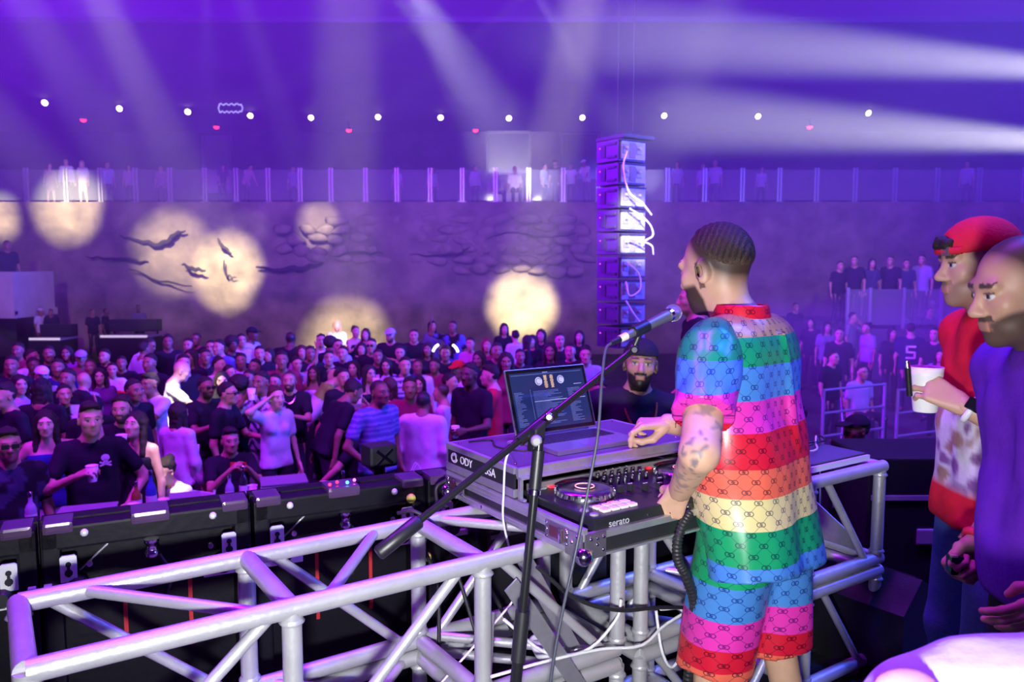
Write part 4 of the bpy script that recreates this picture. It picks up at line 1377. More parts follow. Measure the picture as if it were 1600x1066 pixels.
def person(sp, pos, yaw, h=.024, hh=None, hand_h=None):
    """builds body + clothes + hair; body is the top-level object"""
    sc = sp.get('h', 1.75) / 1.75
    hh = hh or h * .5
    J = skeleton(sp)
    skin = SKIN[sp.get('skin', 'm')]
    hair = sp.get('hc', DARKH)
    seed = sp.get('seed', 0)
    # body
    bpz = body_prims(J, sp)
    v, q = shape(bpz, h)
    V_ = [v]; Q_ = [q]; C_ = [np.tile(A_(skin), (len(v), 1))]
    if sp.get('shoes', True):
        C_[0][(v[:, 2] < .11)] = A_((.03, .03, .035))
    nv = len(v)
    fm = bool(sp.get('f'))
    hv, hq = cached(('head', fm, round(hh, 4)), lambda: (lambda t: (relax(t[0], t[1], 1, .3), t[1]))(shape(head_prims(fm), hh)))
    hcol = head_cols(hv, skin, hair, fm, sp.get('beard', 0), sp.get('stub', 0), sp.get('fade', .95 if sp.get('hair') == 'fade' else None))
    V_.append(hv @ J['hR'].T * sp.get('hs', 1) + J['head']); Q_.append(hq + nv); C_.append(hcol); nv += len(hv)
    J['hands'] = {}
    for n, s in (('R', 1), ('L', -1)):
        fdir = J['wr' + n] - J['el' + n]
        out = J['R'] @ A_((s * 1., -.2, .25)) if 'out' + n not in sp else A_(sp['out' + n], float)
        if 'dir' + n in sp: fdir = A_(sp['dir' + n], float)
        Fm = hand_frame(J['wr' + n], fdir, out)
        J['hands'][n] = (Fm, J['wr' + n])
        if hand_h:
            kind = J['hand' + n]
            if 'hp' + n in sp: hv, hq = shape(sp['hp' + n], hand_h)
            else: hv, hq = cached(('hand', n, kind, hand_h), lambda: shape(hand_prims(kind, left=(n == 'L')), hand_h))
            k_ = .92 if fm else 1.0
            V_.append(hv * k_ @ Fm.T + J['wr' + n]); Q_.append(hq + nv); C_.append(np.tile(A_(skin), (len(hv), 1))); nv += len(hv)
        else:
            hv, hq = cached(('mitt', n), lambda: shape([cap((0, 0, 0), (0, .07, 0), .028, .034, .02, (A_((0, 0, 1.)), .5)), cap((0, .07, 0), (0, .15, -.02), .030, .018, .02, (A_((0, 0, 1.)), .45)), cap((0, .02, 0), ((-1 if n == 'R' else 1) * .05, .075, -.01), .014, .010, .01)], .014))
            V_.append(hv @ Fm.T + J['wr' + n]); Q_.append(hq + nv); C_.append(np.tile(A_(skin), (len(hv), 1))); nv += len(hv)
    v = np.concatenate(V_) * sc; q = np.concatenate(Q_); c = np.concatenate(C_)
    if 'cmod' in sp: c = sp['cmod'](v / sc, c, J)
    body = link_mesh('person', v, q, M_SKIN, smooth=True, cols=c)
    body.location = pos
    body.rotation_euler = (0, 0, yaw)
    # clothes
    w = sp.get('w', 1.0)
    R = J['R']; fl = (R @ A_((0, 1., 0)), .80)
    x = R @ A_((1., 0, 0)); y = R @ A_((0, 1., 0)); z = R @ A_((0, 0, 1.))
    e = .013 + .006 * sp.get('loose', 0)
    top = sp.get('top', (.03, .03, .035))
    if top is not None:
        P = []
        drop = .07 if sp.get('tuck') is None else -.02
        for s in (1, -1):
            P.append(cap(J['pelvis'] + x * s * .066 * w - z * drop, J['waist'] + x * s * .054 * w, (.116 + e) * w, (.098 + e) * w * (.9 if fm else 1), .06, fl))
            P.append(cap(J['waist'] + x * s * .054 * w, J['chest'] + x * s * .066 * w + z * .025, (.098 + e) * w * (.9 if fm else 1), (.104 + e) * w * (.93 if fm else 1), .06, fl))
        if fm:
            for s in (1, -1): P.append(ell(J['chest'] + x * s * .075 + y * .070 - z * .015, (.052 + e * .7, .046 + e * .7, .052 + e * .7), .05))
        if sp.get('belly'):
            P.append(ell(J['waist'] + y * sp['belly'] - z * .08, (.155 * w, .135, .20), .07))
        sl = sp.get('sl', 's')
        if sl != 'n':
            for n in 'RL':
                P.append(cap(J['neck'] - z * .040, J['sh' + n] * .9 + J['neck'] * .1, .056 * w + e, .050 * w + e, .05))
            for n in 'RL':
                if sl == 's':
                    P.append(cap(J['sh' + n], J['sh' + n] + (J['el' + n] - J['sh' + n]) * .62, .050 * (w ** .5) + e, .048 + e, .03))
                else:
                    P.append(cap(J['sh' + n], J['el' + n], .050 * (w ** .5) + e, .042 + e, .03)); P.append(cap(J['el' + n], J['el' + n] + (J['wr' + n] - J['el' + n]) * .93, .044 + e, .032 + e, .03))
        nk = J['neck']
        pv = J['pelvis']; hl = sp.get('hem', .085 if sp.get('tuck') is None else -.07)
        hem_ = lambda X, Y, Z: -((X - pv[0]) * z[0] + (Y - pv[1]) * z[1] + (Z - pv[2]) * z[2] + hl)
        P.append(neg(cap(nk + z * .02, nk + z * .2, .066, .10, .02)))
        if sl == 'n':
            cutn = lambda X, Y, Z: np.maximum((X - nk[0]) * z[0] + (Y - nk[1]) * z[1] + (Z - nk[2]) * z[2] + .12, hem_(X, Y, Z))
        else: cutn = hem_
        tv, tq = shape(P, h * .92, cutn)
        tc = np.tile(A_(top, float), (len(tv), 1))
        pat = sp.get('pat')
        if pat:
            zz = (tv - J['pelvis']) @ z; xx = (tv - J['pelvis']) @ x
            if pat[0] == 'stripe':
                tc[np.mod(zz, pat[2]) < pat[2] * pat[3]] = A_(pat[1])
            elif pat[0] == 'zig':
                tc[np.mod(zz + .12 * np.abs(np.mod(xx * 5, 1) - .5) * 2, pat[2]) < pat[2] * .5] = A_(pat[1])
            elif pat[0] == 'spots':
                tc[vnoise(tv * pat[2], 5) > .15] = A_(pat[1])
            elif pat[0] == 'yoke':
                tc[(zz > .30) & (((tv - J['pelvis']) @ y) * pat[2] > -.02)] = A_(pat[1])
            elif pat[0] == 'open':
                tc[(np.abs(xx) < .05) & (((tv - J['pelvis']) @ y) > 0)] = A_(pat[1])
            elif pat[0] == 'print':
                yy = (tv - J['pelvis']) @ y
                m_ = (yy > 0) & (zz > pat[1]) & (zz < pat[2]) & (np.abs(xx) < .17)
                nn = vnoise(tv * 17, 5); n2 = vnoise(tv * 26, 7)
                ed = np.clip(np.minimum((zz - pat[1]) / .03, (pat[2] - zz) / .03) + .6 * nn, 0, 1) * m_
                tc = tc * (1 - ed[:, None]) + A_((.62, .58, .66)) * ed[:, None]
                e2 = np.clip((n2 - .1) / .25, 0, 1) * ed
                tc = tc * (1 - e2[:, None]) + A_((.22, .10, .26)) * e2[:, None]
                e3 = np.clip((-n2 - .25) / .2, 0, 1) * ed
                tc = tc * (1 - e3[:, None]) + A_((.34, .20, .16)) * e3[:, None]
            elif pat[0] == 'split':
                tc[zz < pat[2]] = A_(pat[1])
        n_ = vnormals(tv, tq)
        tv = tv + n_ * ((vnoise(tv * A_((11, 11, 13)) + seed, 4) + .5 * vnoise(tv * A_((22, 22, 14)) + seed, 6)) * sp.get('fold', .006))[:, None]
        to = link_mesh({'n': 'top', 's': 'shirt', 'l': 'shirt'}[sl] if not sp.get('dress') else 'dress', tv * sc, tq, M_CLOTH, body, True, tc)
        J['shirt_o'] = to
    bot = sp.get('bot', (.025, .025, .035)); bt = sp.get('bt', 'trousers')
    P = []
    if bot is None: bot = (.02, .02, .02); bt = None
    wz = J['pelvis'] + z * .06
    for s in (1, -1):
        P.append(cap(J['pelvis'] + x * s * .056 * w - A_((0, 0, .02)), wz + x * s * .052 * w, .106 * w, .098 * w, .03, fl))
    if bt in ('trousers', 'shorts'):
        for n in 'RL':
            P.append(cap(J['hp' + n], J['kn' + n], .087 * w, .066, .03))
            if bt == 'trousers': P.append(cap(J['kn' + n], J['an' + n] - (J['an' + n] - J['kn' + n]) * .04, .066, .056, .03))
    else:
        P.append(cap(J['pelvis'], (J['knR'] + J['knL']) / 2 * .55 + J['pelvis'] * .45, .14, .165, .06, (A_((0, 1., 0)), .75)))
    if bt:
      tv, tq = shape(P, h * (.95 if h < .016 else 1.35), lambda X, Y, Z: (X - wz[0]) * z[0] + (Y - wz[1]) * z[1] + (Z - wz[2]) * z[2] - .01)
      to = link_mesh('trousers' if bt == 'trousers' else ('shorts' if bt == 'shorts' else 'skirt'), tv * sc, tq, M_CLOTH, body, True, np.tile(A_(bot, float), (len(tv), 1)))
    # hair and headwear
    st = sp.get('hair', 'short')
    if st == 'fade': st = None
    hM = J['hR']
    def onhead(v_): return (v_ @ hM.T + J['head']) * sc
    if st:
        hv, hq = cached(('hair', st, round(hh, 4)), lambda: shape_hair(st, hh * (1 if hh < .006 else 1.25)))
        link_mesh('hair', onhead(hv), hq, M_HAIR, body, True, np.tile(A_(hair, float), (len(hv), 1)))
    cp = sp.get('cap')
    if cp:
        hv, hq = cached(('cap', bool(sp.get('capback')), round(hh, 4)), lambda: cap_mesh(min(hh, .010), sp.get('capback')))
        link_mesh('baseball_cap', onhead(hv), hq, M_CLOTH, body, True, np.tile(A_(cp, float), (len(hv), 1)))
    if sp.get('glasses'):
        mb = MB()
        for s in (-1, 1):
            mb.box((s * .032, .104, .006), (.050, .006, .034), None, .002)
            mb.box((s * .070, .045, .012), (.004, .12, .007))
        mb.box((0, .106, .012), (.02, .004, .006))
        vv = onhead(A_([tuple(p_) for p_ in mb.v]))
        link_mesh('sunglasses', [tuple(p_) for p_ in vv], mb.f, M_BLACK, body)
    body['seed'] = 0
    del body['seed']
    return body, J, sc


def shape_hair(st, hh):
    v, q = hair_mesh(st, hh)
    n = vnormals(v, q)
    th = {'short': .010, 'quiff': .006, 'fade': .006, 'curly': .020, 'bun': .009, 'pony': .009}.get(st)
    if th:
        e_ = np.clip((v[:, 2] - hairline(v[:, 1]) - (.03 if st == 'fade' else 0)) / .045, 0, 1)
        v = v - n * (th * (1 - e_) ** 2)[:, None]
    return v + n * (vnoise(v * (38 if st != 'curly' and st != 'afro' else 70), 9) * (.006 if st not in ('curly', 'afro') else .009))[:, None], q


def world_of(o_pos, yaw, sc, p):
    c, s = math.cos(yaw), math.sin(yaw)
    p = A_(p) * sc
    return Vector((o_pos[0] + c * p[0] - s * p[1], o_pos[1] + s * p[0] + c * p[1], o_pos[2] + p[2]))

# ------------------------------------------------------------------ rainbow monogram satin
class Nx:
    """tiny helper: arithmetic on shader sockets"""
    nt = None

    def __init__(self, s): self.s = s

    @staticmethod
    def m(op, a, b=None, c=None):
        n = Nx.nt.nodes.new('ShaderNodeMath'); n.operation = op
        for i, x in enumerate((a, b, c)):
            if x is None: continue
            if isinstance(x, Nx): Nx.nt.links.new(x.s, n.inputs[i])
            else: n.inputs[i].default_value = x
        return Nx(n.outputs[0])

    def __add__(s, o): return Nx.m('ADD', s, o)
    def __sub__(s, o): return Nx.m('SUBTRACT', s, o)
    def __mul__(s, o): return Nx.m('MULTIPLY', s, o)
    def abs(s): return Nx.m('ABSOLUTE', s)


def satin(name, stops):
    m = bpy.data.materials.new(name); m.use_nodes = True
    nt = m.node_tree; Nx.nt = nt
    b = nt.nodes['Principled BSDF']
    uv = nt.nodes.new('ShaderNodeUVMap'); uv.uv_map = 'UVMap'
    sp = nt.nodes.new('ShaderNodeSeparateXYZ'); nt.links.new(uv.outputs[0], sp.inputs[0])
    u, v = Nx(sp.outputs[0]), Nx(sp.outputs[1])
    T, H = .054, .060
    mask = None
    for off in (0, .5):
        x = (Nx.m('FRACT', u * (1 / T) + off) - .5) * T
        y = (Nx.m('FRACT', v * (1 / H) + off) - .5) * H
        g = None
        for s in (-1, 1):                                    # two facing G rings with their bars
            dx = x + (s * .0046)
            r = Nx.m('SQRT', dx * dx + y * y)
            ring = Nx.m('LESS_THAN', (r - .0062).abs(), .0012)
            gap = Nx.m('LESS_THAN', (y - s * .0018).abs(), .0017)
            side = Nx.m('GREATER_THAN', dx * float(s), .002)
            ring = ring * (Nx.m('SUBTRACT', 1.0, gap * side))
            bar = Nx.m('LESS_THAN', (y + s * .0002).abs(), .0010) * Nx.m('LESS_THAN', (dx * float(s) - .0033).abs(), .0031)
            k = Nx.m('MAXIMUM', ring, bar)
            g = k if g is None else Nx.m('MAXIMUM', g, k)
        far = Nx.m('GREATER_THAN', Nx.m('SQRT', x * x + y * y), .0130)
        ax_, ay_ = x.abs() * (1 / T), y.abs() * (1 / H)
        ln = Nx.m('LESS_THAN', (ax_ - ay_).abs(), .026) * far * .55
        k = Nx.m('MAXIMUM', g, ln)
        mask = k if mask is None else Nx.m('MAXIMUM', mask, k)
    rp = nt.nodes.new('ShaderNodeValToRGB'); rp.color_ramp.interpolation = 'CONSTANT'
    lo, hi = stops[0][0], stops[-1][0] + .2
    el = rp.color_ramp.elements
    for i, (z, c) in enumerate(stops):
        pos = (z - lo) / (hi - lo)
        e = el[i] if i < 2 else el.new(min(pos, .999))
        e.position = min(pos, .999); e.color = (*c, 1)
    nt.links.new(((v - lo) * (1 / (hi - lo))).s, rp.inputs[0])
    dark = nt.nodes.new('ShaderNodeMix'); dark.data_type = 'RGBA'; dark.blend_type = 'MULTIPLY'
    dark.inputs[0].default_value = .88
    nt.links.new(rp.outputs[0], dark.inputs[6]); dark.inputs[7].default_value = (.10, .10, .32, 1)
    mx = nt.nodes.new('ShaderNodeMix'); mx.data_type = 'RGBA'
    nt.links.new(mask.s, mx.inputs[0]); nt.links.new(rp.outputs[0], mx.inputs[6]); nt.links.new(dark.outputs[2], mx.inputs[7])
    nt.links.new(mx.outputs[2], b.inputs['Base Color'])
    b.inputs['Roughness'].default_value = .34
    b.inputs['Specular IOR Level'].default_value = .45
    return m


RED = (.58, .010, .035); TAN = (.44, .32, .10); GRN = (.008, .30, .12); BLU = (.06, .22, .58); PNK = (.68, .035, .38); ORA = (.74, .13, .08); YEL = (.66, .58, .26)


def zs_of(ys, x, Y): return [atY(x, y, Y).z for y in ys]


def ramp(ys, cols, x, Y):
    """ys: upper pixel boundaries from top to bottom; cols one longer"""
    z = zs_of(ys, x, Y)
    st = [(z[i], cols[i]) for i in range(len(z))]
    st.append((z[-1] - .25, cols[-1]))
    return sorted(st)


M_SHIRT = satin('rainbow_satin_shirt', ramp([524, 566, 616, 662, 714, 758, 803, 852], [TAN, GRN, BLU, PNK, RED, ORA, YEL, GRN, BLU], 1225, 2.40))
M_SLEEVE = satin('rainbow_satin_sleeve', ramp([500, 562, 606, 652], [TAN, GRN, BLU, PNK, RED], 1110, 2.24))
M_SHORTS = satin('rainbow_satin_shorts', ramp([900, 955, 998, 1032], [GRN, BLU, PNK, RED, ORA], 1150, 2.36))
M_COLLAR = satin('rainbow_satin_collar', [(-1, RED), (3, RED)])


def add_uv(o, axis_o, axis_d, ref, R_, mtx):
    """u round the axis (seam opposite ref), v = height in the place"""
    me = o.data
    v = np.empty(len(me.vertices) * 3, np.float32); me.vertices.foreach_get('co', v); v = v.reshape(-1, 3)
    d = axis_d / np.linalg.norm(axis_d); q = v - axis_o
    q = q - np.outer(q @ d, d)
    e1 = ref - d * (ref @ d); e1 = e1 / np.linalg.norm(e1); e2 = np.cross(d, e1)
    ang = np.arctan2(q @ e2, q @ e1)
    wz = v @ A_(mtx)[2, :3] + A_(mtx)[2, 3]
    li = np.empty(len(me.loops), np.int32); me.loops.foreach_get('vertex_index', li)
    a = ang[li].reshape(-1, 4)
    big = (a.max(1) - a.min(1)) > math.pi
    a[big] = np.where(a[big] < 0, a[big] + 2 * math.pi, a[big])
    uv = np.stack([a.ravel() * R_, wz[li]], 1).astype(np.float32)
    l = me.uv_layers.new(name='UVMap')
    l.data.foreach_set('uv', uv.ravel())


# ------------------------------------------------------------------ the DJ
DJP = (.765, 2.43, 0.0); DJY = math.radians(47)
pinch = hand_prims([(.55, .75, .35), (.85, .9, .5), (1.0, 1.0, .6), (1.1, 1.1, .6)], [(-.020, .018, -.010), (-.036, .055, -.040), (-.034, .092, -.050), (-.030, .122, -.044)], .02)
gripL = hand_prims([(.9, 1.1, .7), (.95, 1.1, .7), (1.0, 1.1, .7), (1.0, 1.1, .7)], [(-.020, .018, -.010), (-.034, .045, -.035), (-.022, .070, -.050), (-.002, .078, -.052)], .02, left=True)


def dj_cols(v, c, J):
    out = c.copy()
    # tattoos on the near arm
    for a, b, r in ((J['shL'] * .45 + J['elL'] * .55, J['elL'], .075), (J['elL'], J['wrL'], .062)):
        ba = b - a; t = np.clip((v - a) @ ba / (ba @ ba), 0, 1)
        d = np.linalg.norm(v - a - t[:, None] * ba, axis=1)
        n = np.abs(vnoise(v * 30, 3) + .5 * vnoise(v * 62, 8))
        m = ((d < r) & (n < .13)).astype(float) * .55 * (vnoise(v * 9, 2) > -.35)
        out = out * (1 - m[:, None]) + A_((.10, .10, .14)) * m[:, None]
    return out


dsp = dict(h=1.83, skin='t', L=((.295, .075, 1.015), (.8, -.6, 0), 'grip'), R=((.03, .30, 1.16), (1, -.2, -.9), 'relax'), l1=.37, l2=.245,
           outR=(-.1, -.1, 1), dirR=(-.75, .70, .0), outL=(-.80, -.55, .1), dirL=(.10, .45, -.80), hpR=pinch, hpL=gripL, lean=9, hyaw=6, hpitch=2, hs=1.12, arm=1.22, beard=.95, hc=(.030, .018, .013), fade=.96, hair=None,
           top=None, bot=None, cmod=dj_cols, step=-.10)
dj, J, sc = person(dsp, DJP, DJY, h=.012, hh=.0047, hand_h=.0035)
setp(dj, 'man in rainbow striped satin shirt and shorts standing at the music controller', 'person')
MT = Matrix.Translation(DJP) @ Matrix.Rotation(DJY, 4, 'Z')
Rb = J['R']; x, y, z = (Rb @ A_(a) for a in ((1., 0, 0), (0, 1., 0), (0, 0, 1.)))
pv = J['pelvis']


def folds(v, q, amp, fr, seed=0, vert=.35):
    n = vnormals(v, q)
    f = vnoise(v * A_((fr, fr, fr * vert)) + seed, 4) + .5 * vnoise(v * A_((fr * 2.2, fr * 2.2, fr * vert * 2.5)) + seed, 6)
    return v + n * (f * amp)[:, None]


fl = (y, .80)
P = []
for s in (1, -1):
    P.append(cap(pv + x * s * .098 - z * .26 - y * .01, J['waist'] + x * s * .092, .152, .140, .08, fl))
    P.append(cap(J['waist'] + x * s * .092, J['chest'] + x * s * .112 + z * .02, .140, .132, .08, fl))
    n = 'R' if s > 0 else 'L'
    P.append(cap(J['neck'] - z * .055, J['sh' + n] * .92 + J['neck'] * .08, .066, .066, .06))
P.append(ell(J['waist'] + y * .05 - z * .12, (.17, .15, .19), .08))
P.append(ell(J['chest'] - y * .055 + z * .03, (.20, .085, .14), .06))
P.append(cap(J['neck'] - y * .135 - z * .06 + x * .01, J['waist'] - y * .118 + x * .035, .006, .016, .03))
P.append(neg(cap(J['neck'] + z * .015, J['neck'] + z * .2, .066, .11, .02)))
hemz = .213
tv, tq = shape(P, .0085, lambda X, Y, Z: -((X - pv[0]) * z[0] + (Y - pv[1]) * z[1] + (Z - pv[2]) * z[2] + hemz + .012 * np.sin(X * 9) + .02 * X))
tv = folds(tv, tq, .014, 6.5, 3, .3)
shirt = link_mesh('shirt', tv * sc, tq, M_SHIRT, dj, True)
add_uv(shirt, A_(pv) * sc, z, -y, .20, MT)
shirt['label'] = 'satin shirt in wide rainbow bands with interlocked letter monogram'
for n, s in (('L', -1), ('R', 1)):
    a, b = J['sh' + n], J['el' + n]
    d = (b - a) / np.linalg.norm(b - a)
    e = a + d * .255
    P = [cap(a + x * -s * .02, a + d * .10, .068, .078, .05), cap(a + d * .10, a + d * .30, .078, .084, .05), cap(a + x * -s * .05 + z * .01, a + d * .02, .060, .070, .05)]
    sv, sq = shape(P, .0085, lambda X, Y, Z: (X - e[0]) * d[0] + (Y - e[1]) * d[1] + (Z - e[2]) * d[2])
    sv = folds(sv, sq, .006, 9, 5 + s, .5)
    so_ = link_mesh('sleeve', sv * sc, sq, M_SLEEVE, shirt, True)
    add_uv(so_, a * sc, -d, -y, .085, MT)
# collar
mb = MB(); nk = Vector(J['neck'])
col = []
for r_, h_ in ((.092, -.040), (.088, .0), (.080, .036), (.078, .042), (.072, .040), (.074, -.02)):
    col.append((r_, h_))
mb.lathe(col, nk - Vector(z) * .002 - Vector(y) * .004, Vector(z) + Vector(y) * -.16, 40)
co_ = link_mesh('collar', A_([tuple(p_) for p_ in mb.v]) * sc, A_([f_ for f_ in mb.f if len(f_) == 4]), M_COLLAR, shirt, True)
add_uv(co_, A_(nk) * sc, z, -y, .075, MT)
# shorts
P = []
for s, n in ((1, 'R'), (-1, 'L')):
    P.append(cap(pv + x * s * .062 - z * .03, pv + x * s * .06 + z * .1, .128, .112, .05, fl))
    P.append(cap(J['hp' + n] - z * .02, J['kn' + n] + A_((s * .012, 0, -.16)), .120, .112, .04))
kz = .44
tv, tq = shape(P, .0085, lambda X, Y, Z: np.maximum(kz + .02 * np.sin(X * 14) - Z, Z - pv[2] + .02) + 0 * Y)
tv = folds(tv, tq, .009, 9, 8, .4)
so_ = link_mesh('shorts', tv * sc, tq, M_SHORTS, dj, True)
add_uv(so_, A_(pv) * sc, A_((0, 0, 1.)), -y, .16, MT)
# cropped wavy hair on the crown, and the bracelet
def wave_hair():
    v, q = shape([ell((0, -.0135, .032), (.0800, .1000, .0920))], .0042, lambda X, Y, Z: (hairline(Y) + .050 - Z) + 0 * X)
    n = vnormals(v, q)
    wv = np.sin((v[:, 1] * 1.0 + v[:, 2] * .55 + np.abs(v[:, 0]) * .55) * 330)
    edge = np.clip((v[:, 2] - hairline(v[:, 1]) - .050) / .035, 0, 1)
    v = v + n * ((wv * .0013) * edge - .0075 * (1 - edge) ** 2)[:, None]
    c = np.tile(A_((.030, .018, .013)), (len(v), 1)) * (1 + .5 * wv[:, None] * edge[:, None])
    c = c + A_((.16, .09, .06)) * ((1 - edge) ** 1.5 * .45)[:, None]
    return v, q, c
hv, hq, hcol = wave_hair()
link_mesh('hair', (hv @ J['hR'].T * dsp['hs'] + J['head']) * sc, hq, M_HAIR, dj, True, hcol)
Fm, wr = J['hands']['R']
ringp = [wr + Fm @ A_((.029 * math.cos(a), -.018, .024 * math.sin(a))) for a in [k * math.pi / 12 for k in range(25)]]
mb = MB().tube([Vector(p_ * sc) for p_ in ringp], .0026, 6)
link_mesh('bracelet', mb.v, mb.f, mat('gold', (.80, .52, .18), .25, 1.0), dj)

# ------------------------------------------------------------------ the man in the red cap
def cap_fine(h, back=True):
    p = [ell((0, -.012, .040), (.092, .112, .096)), neg(ell((0, .118, .062), (.036, .05, .030), .01))]
    v, q = shape(p, h, lambda X, Y, Z: (.040 + Y * -.05 - Z) + 0 * X)
    return v, q


rsp = dict(h=1.84, skin='t', L=((.15, .155, 1.235), (.5, -.7, -1), 'grip'), R=((.16, -.16, .90), (.3, -1, 0), 'relax'), top=(.66, .012, .035), pat=('print', .02, .26), bot=(.10, .16, .42), hair='short', stub=.45, hpitch=6, hyaw=0, loose=1.2, w=1.0, fold=.010)
rp_, J, sc = person(rsp, (1.47, 2.42, 0.0), math.radians(87), h=.012, hh=.0047, hand_h=.0035)
setp(rp_, 'man in red shirt and backwards red cap holding a white foam cup', 'person')
on = lambda v_: (v_ @ J['hR'].T + J['head']) * sc
RC_ = (.66, .02, .045)
cv, cq = cap_fine(.005)
bc = link_mesh('baseball_cap', on(cv), cq, M_CLOTH, rp_, True, np.tile(A_(RC_), (len(cv), 1)))
bv, bq = shape([ell((0, -.150, .048), (.070, .080, .010), .012, rotm('X', .25))], .005)
link_mesh('brim', on(bv), bq, M_CLOTH, bc, True, np.tile(A_(RC_), (len(bv), 1)))
sv, sq = shape([cap((-.07 + .02 * k, .0, .046), (-.05 + .02 * k, 0, .046), .01, .01) for k in range(1)], .006)
strap = [(.094 * math.sin(a), -.012 + .113 * math.cos(a), .046) for a in np.linspace(-.75, .75, 14)]
mb = MB().tube([Vector(tuple(on(A_([p_]))[0])) for p_ in strap], .011, 8)
link_mesh('cap_strap', A_([tuple(p_) for p_ in mb.v]), A_([f_ for f_ in mb.f if len(f_) == 4]), M_CLOTH, bc, True, np.tile(A_(RC_), (len(mb.v), 1)))
mb = MB().box(tuple(on(A_([(-.030, .100, .046)]))[0]), (.028, .010, .026), tuple(Vector(J['hR'] @ A_(a)) for a in ((1., .3, 0), (-.3, 1., 0), (0, 0, 1.))), .002)
link_mesh('strap_buckle', mb.v, mb.f, mat('buckle', (.45, .38, .36), .35, .8), bc)
tv_, tq_ = shape([ell((0, .088, .068), (.036, .026, .022)), ell((.016, .102, .064), (.018, .015, .013), .01), ell((-.020, .098, .066), (.018, .015, .013), .01)], .006)
n_ = vnormals(tv_, tq_)
link_mesh('hair_tuft', on(tv_ + n_ * (vnoise(tv_ * 60, 2) * .007)[:, None]), tq_, M_HAIR, rp_, True, np.tile(A_(DARKH), (len(tv_), 1)))
# smart watch with white strap
Fm, wr = J['hands']['L']
mb = MB().tube([Vector((wr + Fm @ A_((.033 * math.cos(a), -.022, .027 * math.sin(a)))) * sc) for a in [k * math.pi / 12 for k in range(25)]], .010, 8)
wt = link_mesh('watch_strap', mb.v, mb.f, M_WHITE, rp_, True)
c_ = Vector((wr + Fm @ A_((0, -.022, .036))) * sc)
mb = MB().box(c_, (.036, .040, .012), tuple(Vector(Fm[:, k]) for k in range(3)), .004)
link_mesh('watch_face', mb.v, mb.f, mat('watch_glass', (.01, .01, .012), .1), wt)
# his foam cup, and the vape pen held against it
RYAW = math.radians(87)
def cup(center, up, h=.125, r0=.032, r1=.044, label='', group=None, name='foam_cup'):
    e = empty(name, center, label, 'cup', group)
    MB().lathe([(r0 * .9, 0), (r0, .004), (r0 + (r1 - r0) * .8, h * .78), (r1 * .97, h * .80), (r1, h), (r1 * .93, h), (r0 * .9, .012), (.004, .010)], center, up, 28).build('cup_body', M_CUP, e)
    MB().tube([Vector(center) + Vector(up).normalized() * (h - .002) + (Vector(up).orthogonal().normalized() * math.cos(a) + Vector(up).normalized().cross(Vector(up).orthogonal().normalized()) * math.sin(a)) * r1 * .97 for a in [k * math.pi / 12 for k in range(25)]], .0028, 6).build('rim', M_CUP, e)
    return e
gp = world_of((1.47, 2.42, 0), RYAW, sc, wr + Fm @ A_((.0, .090, -.048)))
cup(gp + Vector((0, 0, -.055)), (0, 0.02, 1), label='white foam cup in the hand of the man in the red cap', h=.135, r0=.034, r1=.047)
p_ = world_of((1.47, 2.42, 0), RYAW, sc, wr + Fm @ A_((-.02, .135, -.012)))
e = empty('vape_pen', p_, 'shiny dark vape pen held against the foam cup', 'vape pen')
MB().tube([p_ + Vector((0, 0, -.03)), p_ + Vector((-.012, -.005, .055))], .0085, 12).build('body', M_BLKMET, e)
MB().tube([p_ + Vector((-.012, -.005, .055)), p_ + Vector((-.016, -.006, .075))], [.0085, .005], 12).build('mouthpiece', M_CHROME, e)

# ------------------------------------------------------------------ the man in the purple shirt
psp = dict(h=1.79, skin='m', belly=.02, L=((.23, .12, 1.005), (.3, -1, -.1), 'relax'), R=((.17, .11, .97), (.5, -1, 0), 'fist'), top=(.10, .012, .33), bot=(.02, .02, .03), hair='fade', fade=.9, beard=.85, w=1.10, loose=1.0, hpitch=8, hem=.03, lean=6, fold=.013)
pp, J, sc = person(psp, (1.30, 1.82, 0.0), math.radians(88), h=.012, hh=.0047, hand_h=.0035)
setp(pp, 'bearded man in plain purple shirt at the picture edge, wearing a red watch', 'person')
Fm, wr = J['hands']['R']
mb = MB().tube([Vector((wr + Fm @ A_((.032 * math.cos(a), -.02, .027 * math.sin(a)))) * sc) for a in [k * math.pi / 12 for k in range(25)]], .010, 8)
wt = link_mesh('watch_strap', mb.v, mb.f, mat('watch_red', (.55, .01, .05), .5), pp, True)
c_ = Vector((wr + Fm @ A_((0, -.02, .034))) * sc)
mb = MB().box(c_, (.034, .036, .012), tuple(Vector(Fm[:, k]) for k in range(3)), .004)
link_mesh('watch_case', mb.v, mb.f, mat('gold'), wt)
p_ = world_of((1.30, 1.82, 0), math.radians(88), sc, wr + Fm @ A_((-.035, .09, -.03)))
e = empty('key_fob', p_, 'small glossy black fob in the hand of the man in purple', 'key fob')
MB().box(p_, (.035, .03, .05), None, .010).build('body', mat('fob_gloss', (.012, .01, .012), .12), e)
MB().box(p_ + Vector((-.01, -.012, .026)), (.016, .012, .006), None, .002).build('button', mat('pink_metal', (.75, .45, .42), .3, .6), e)

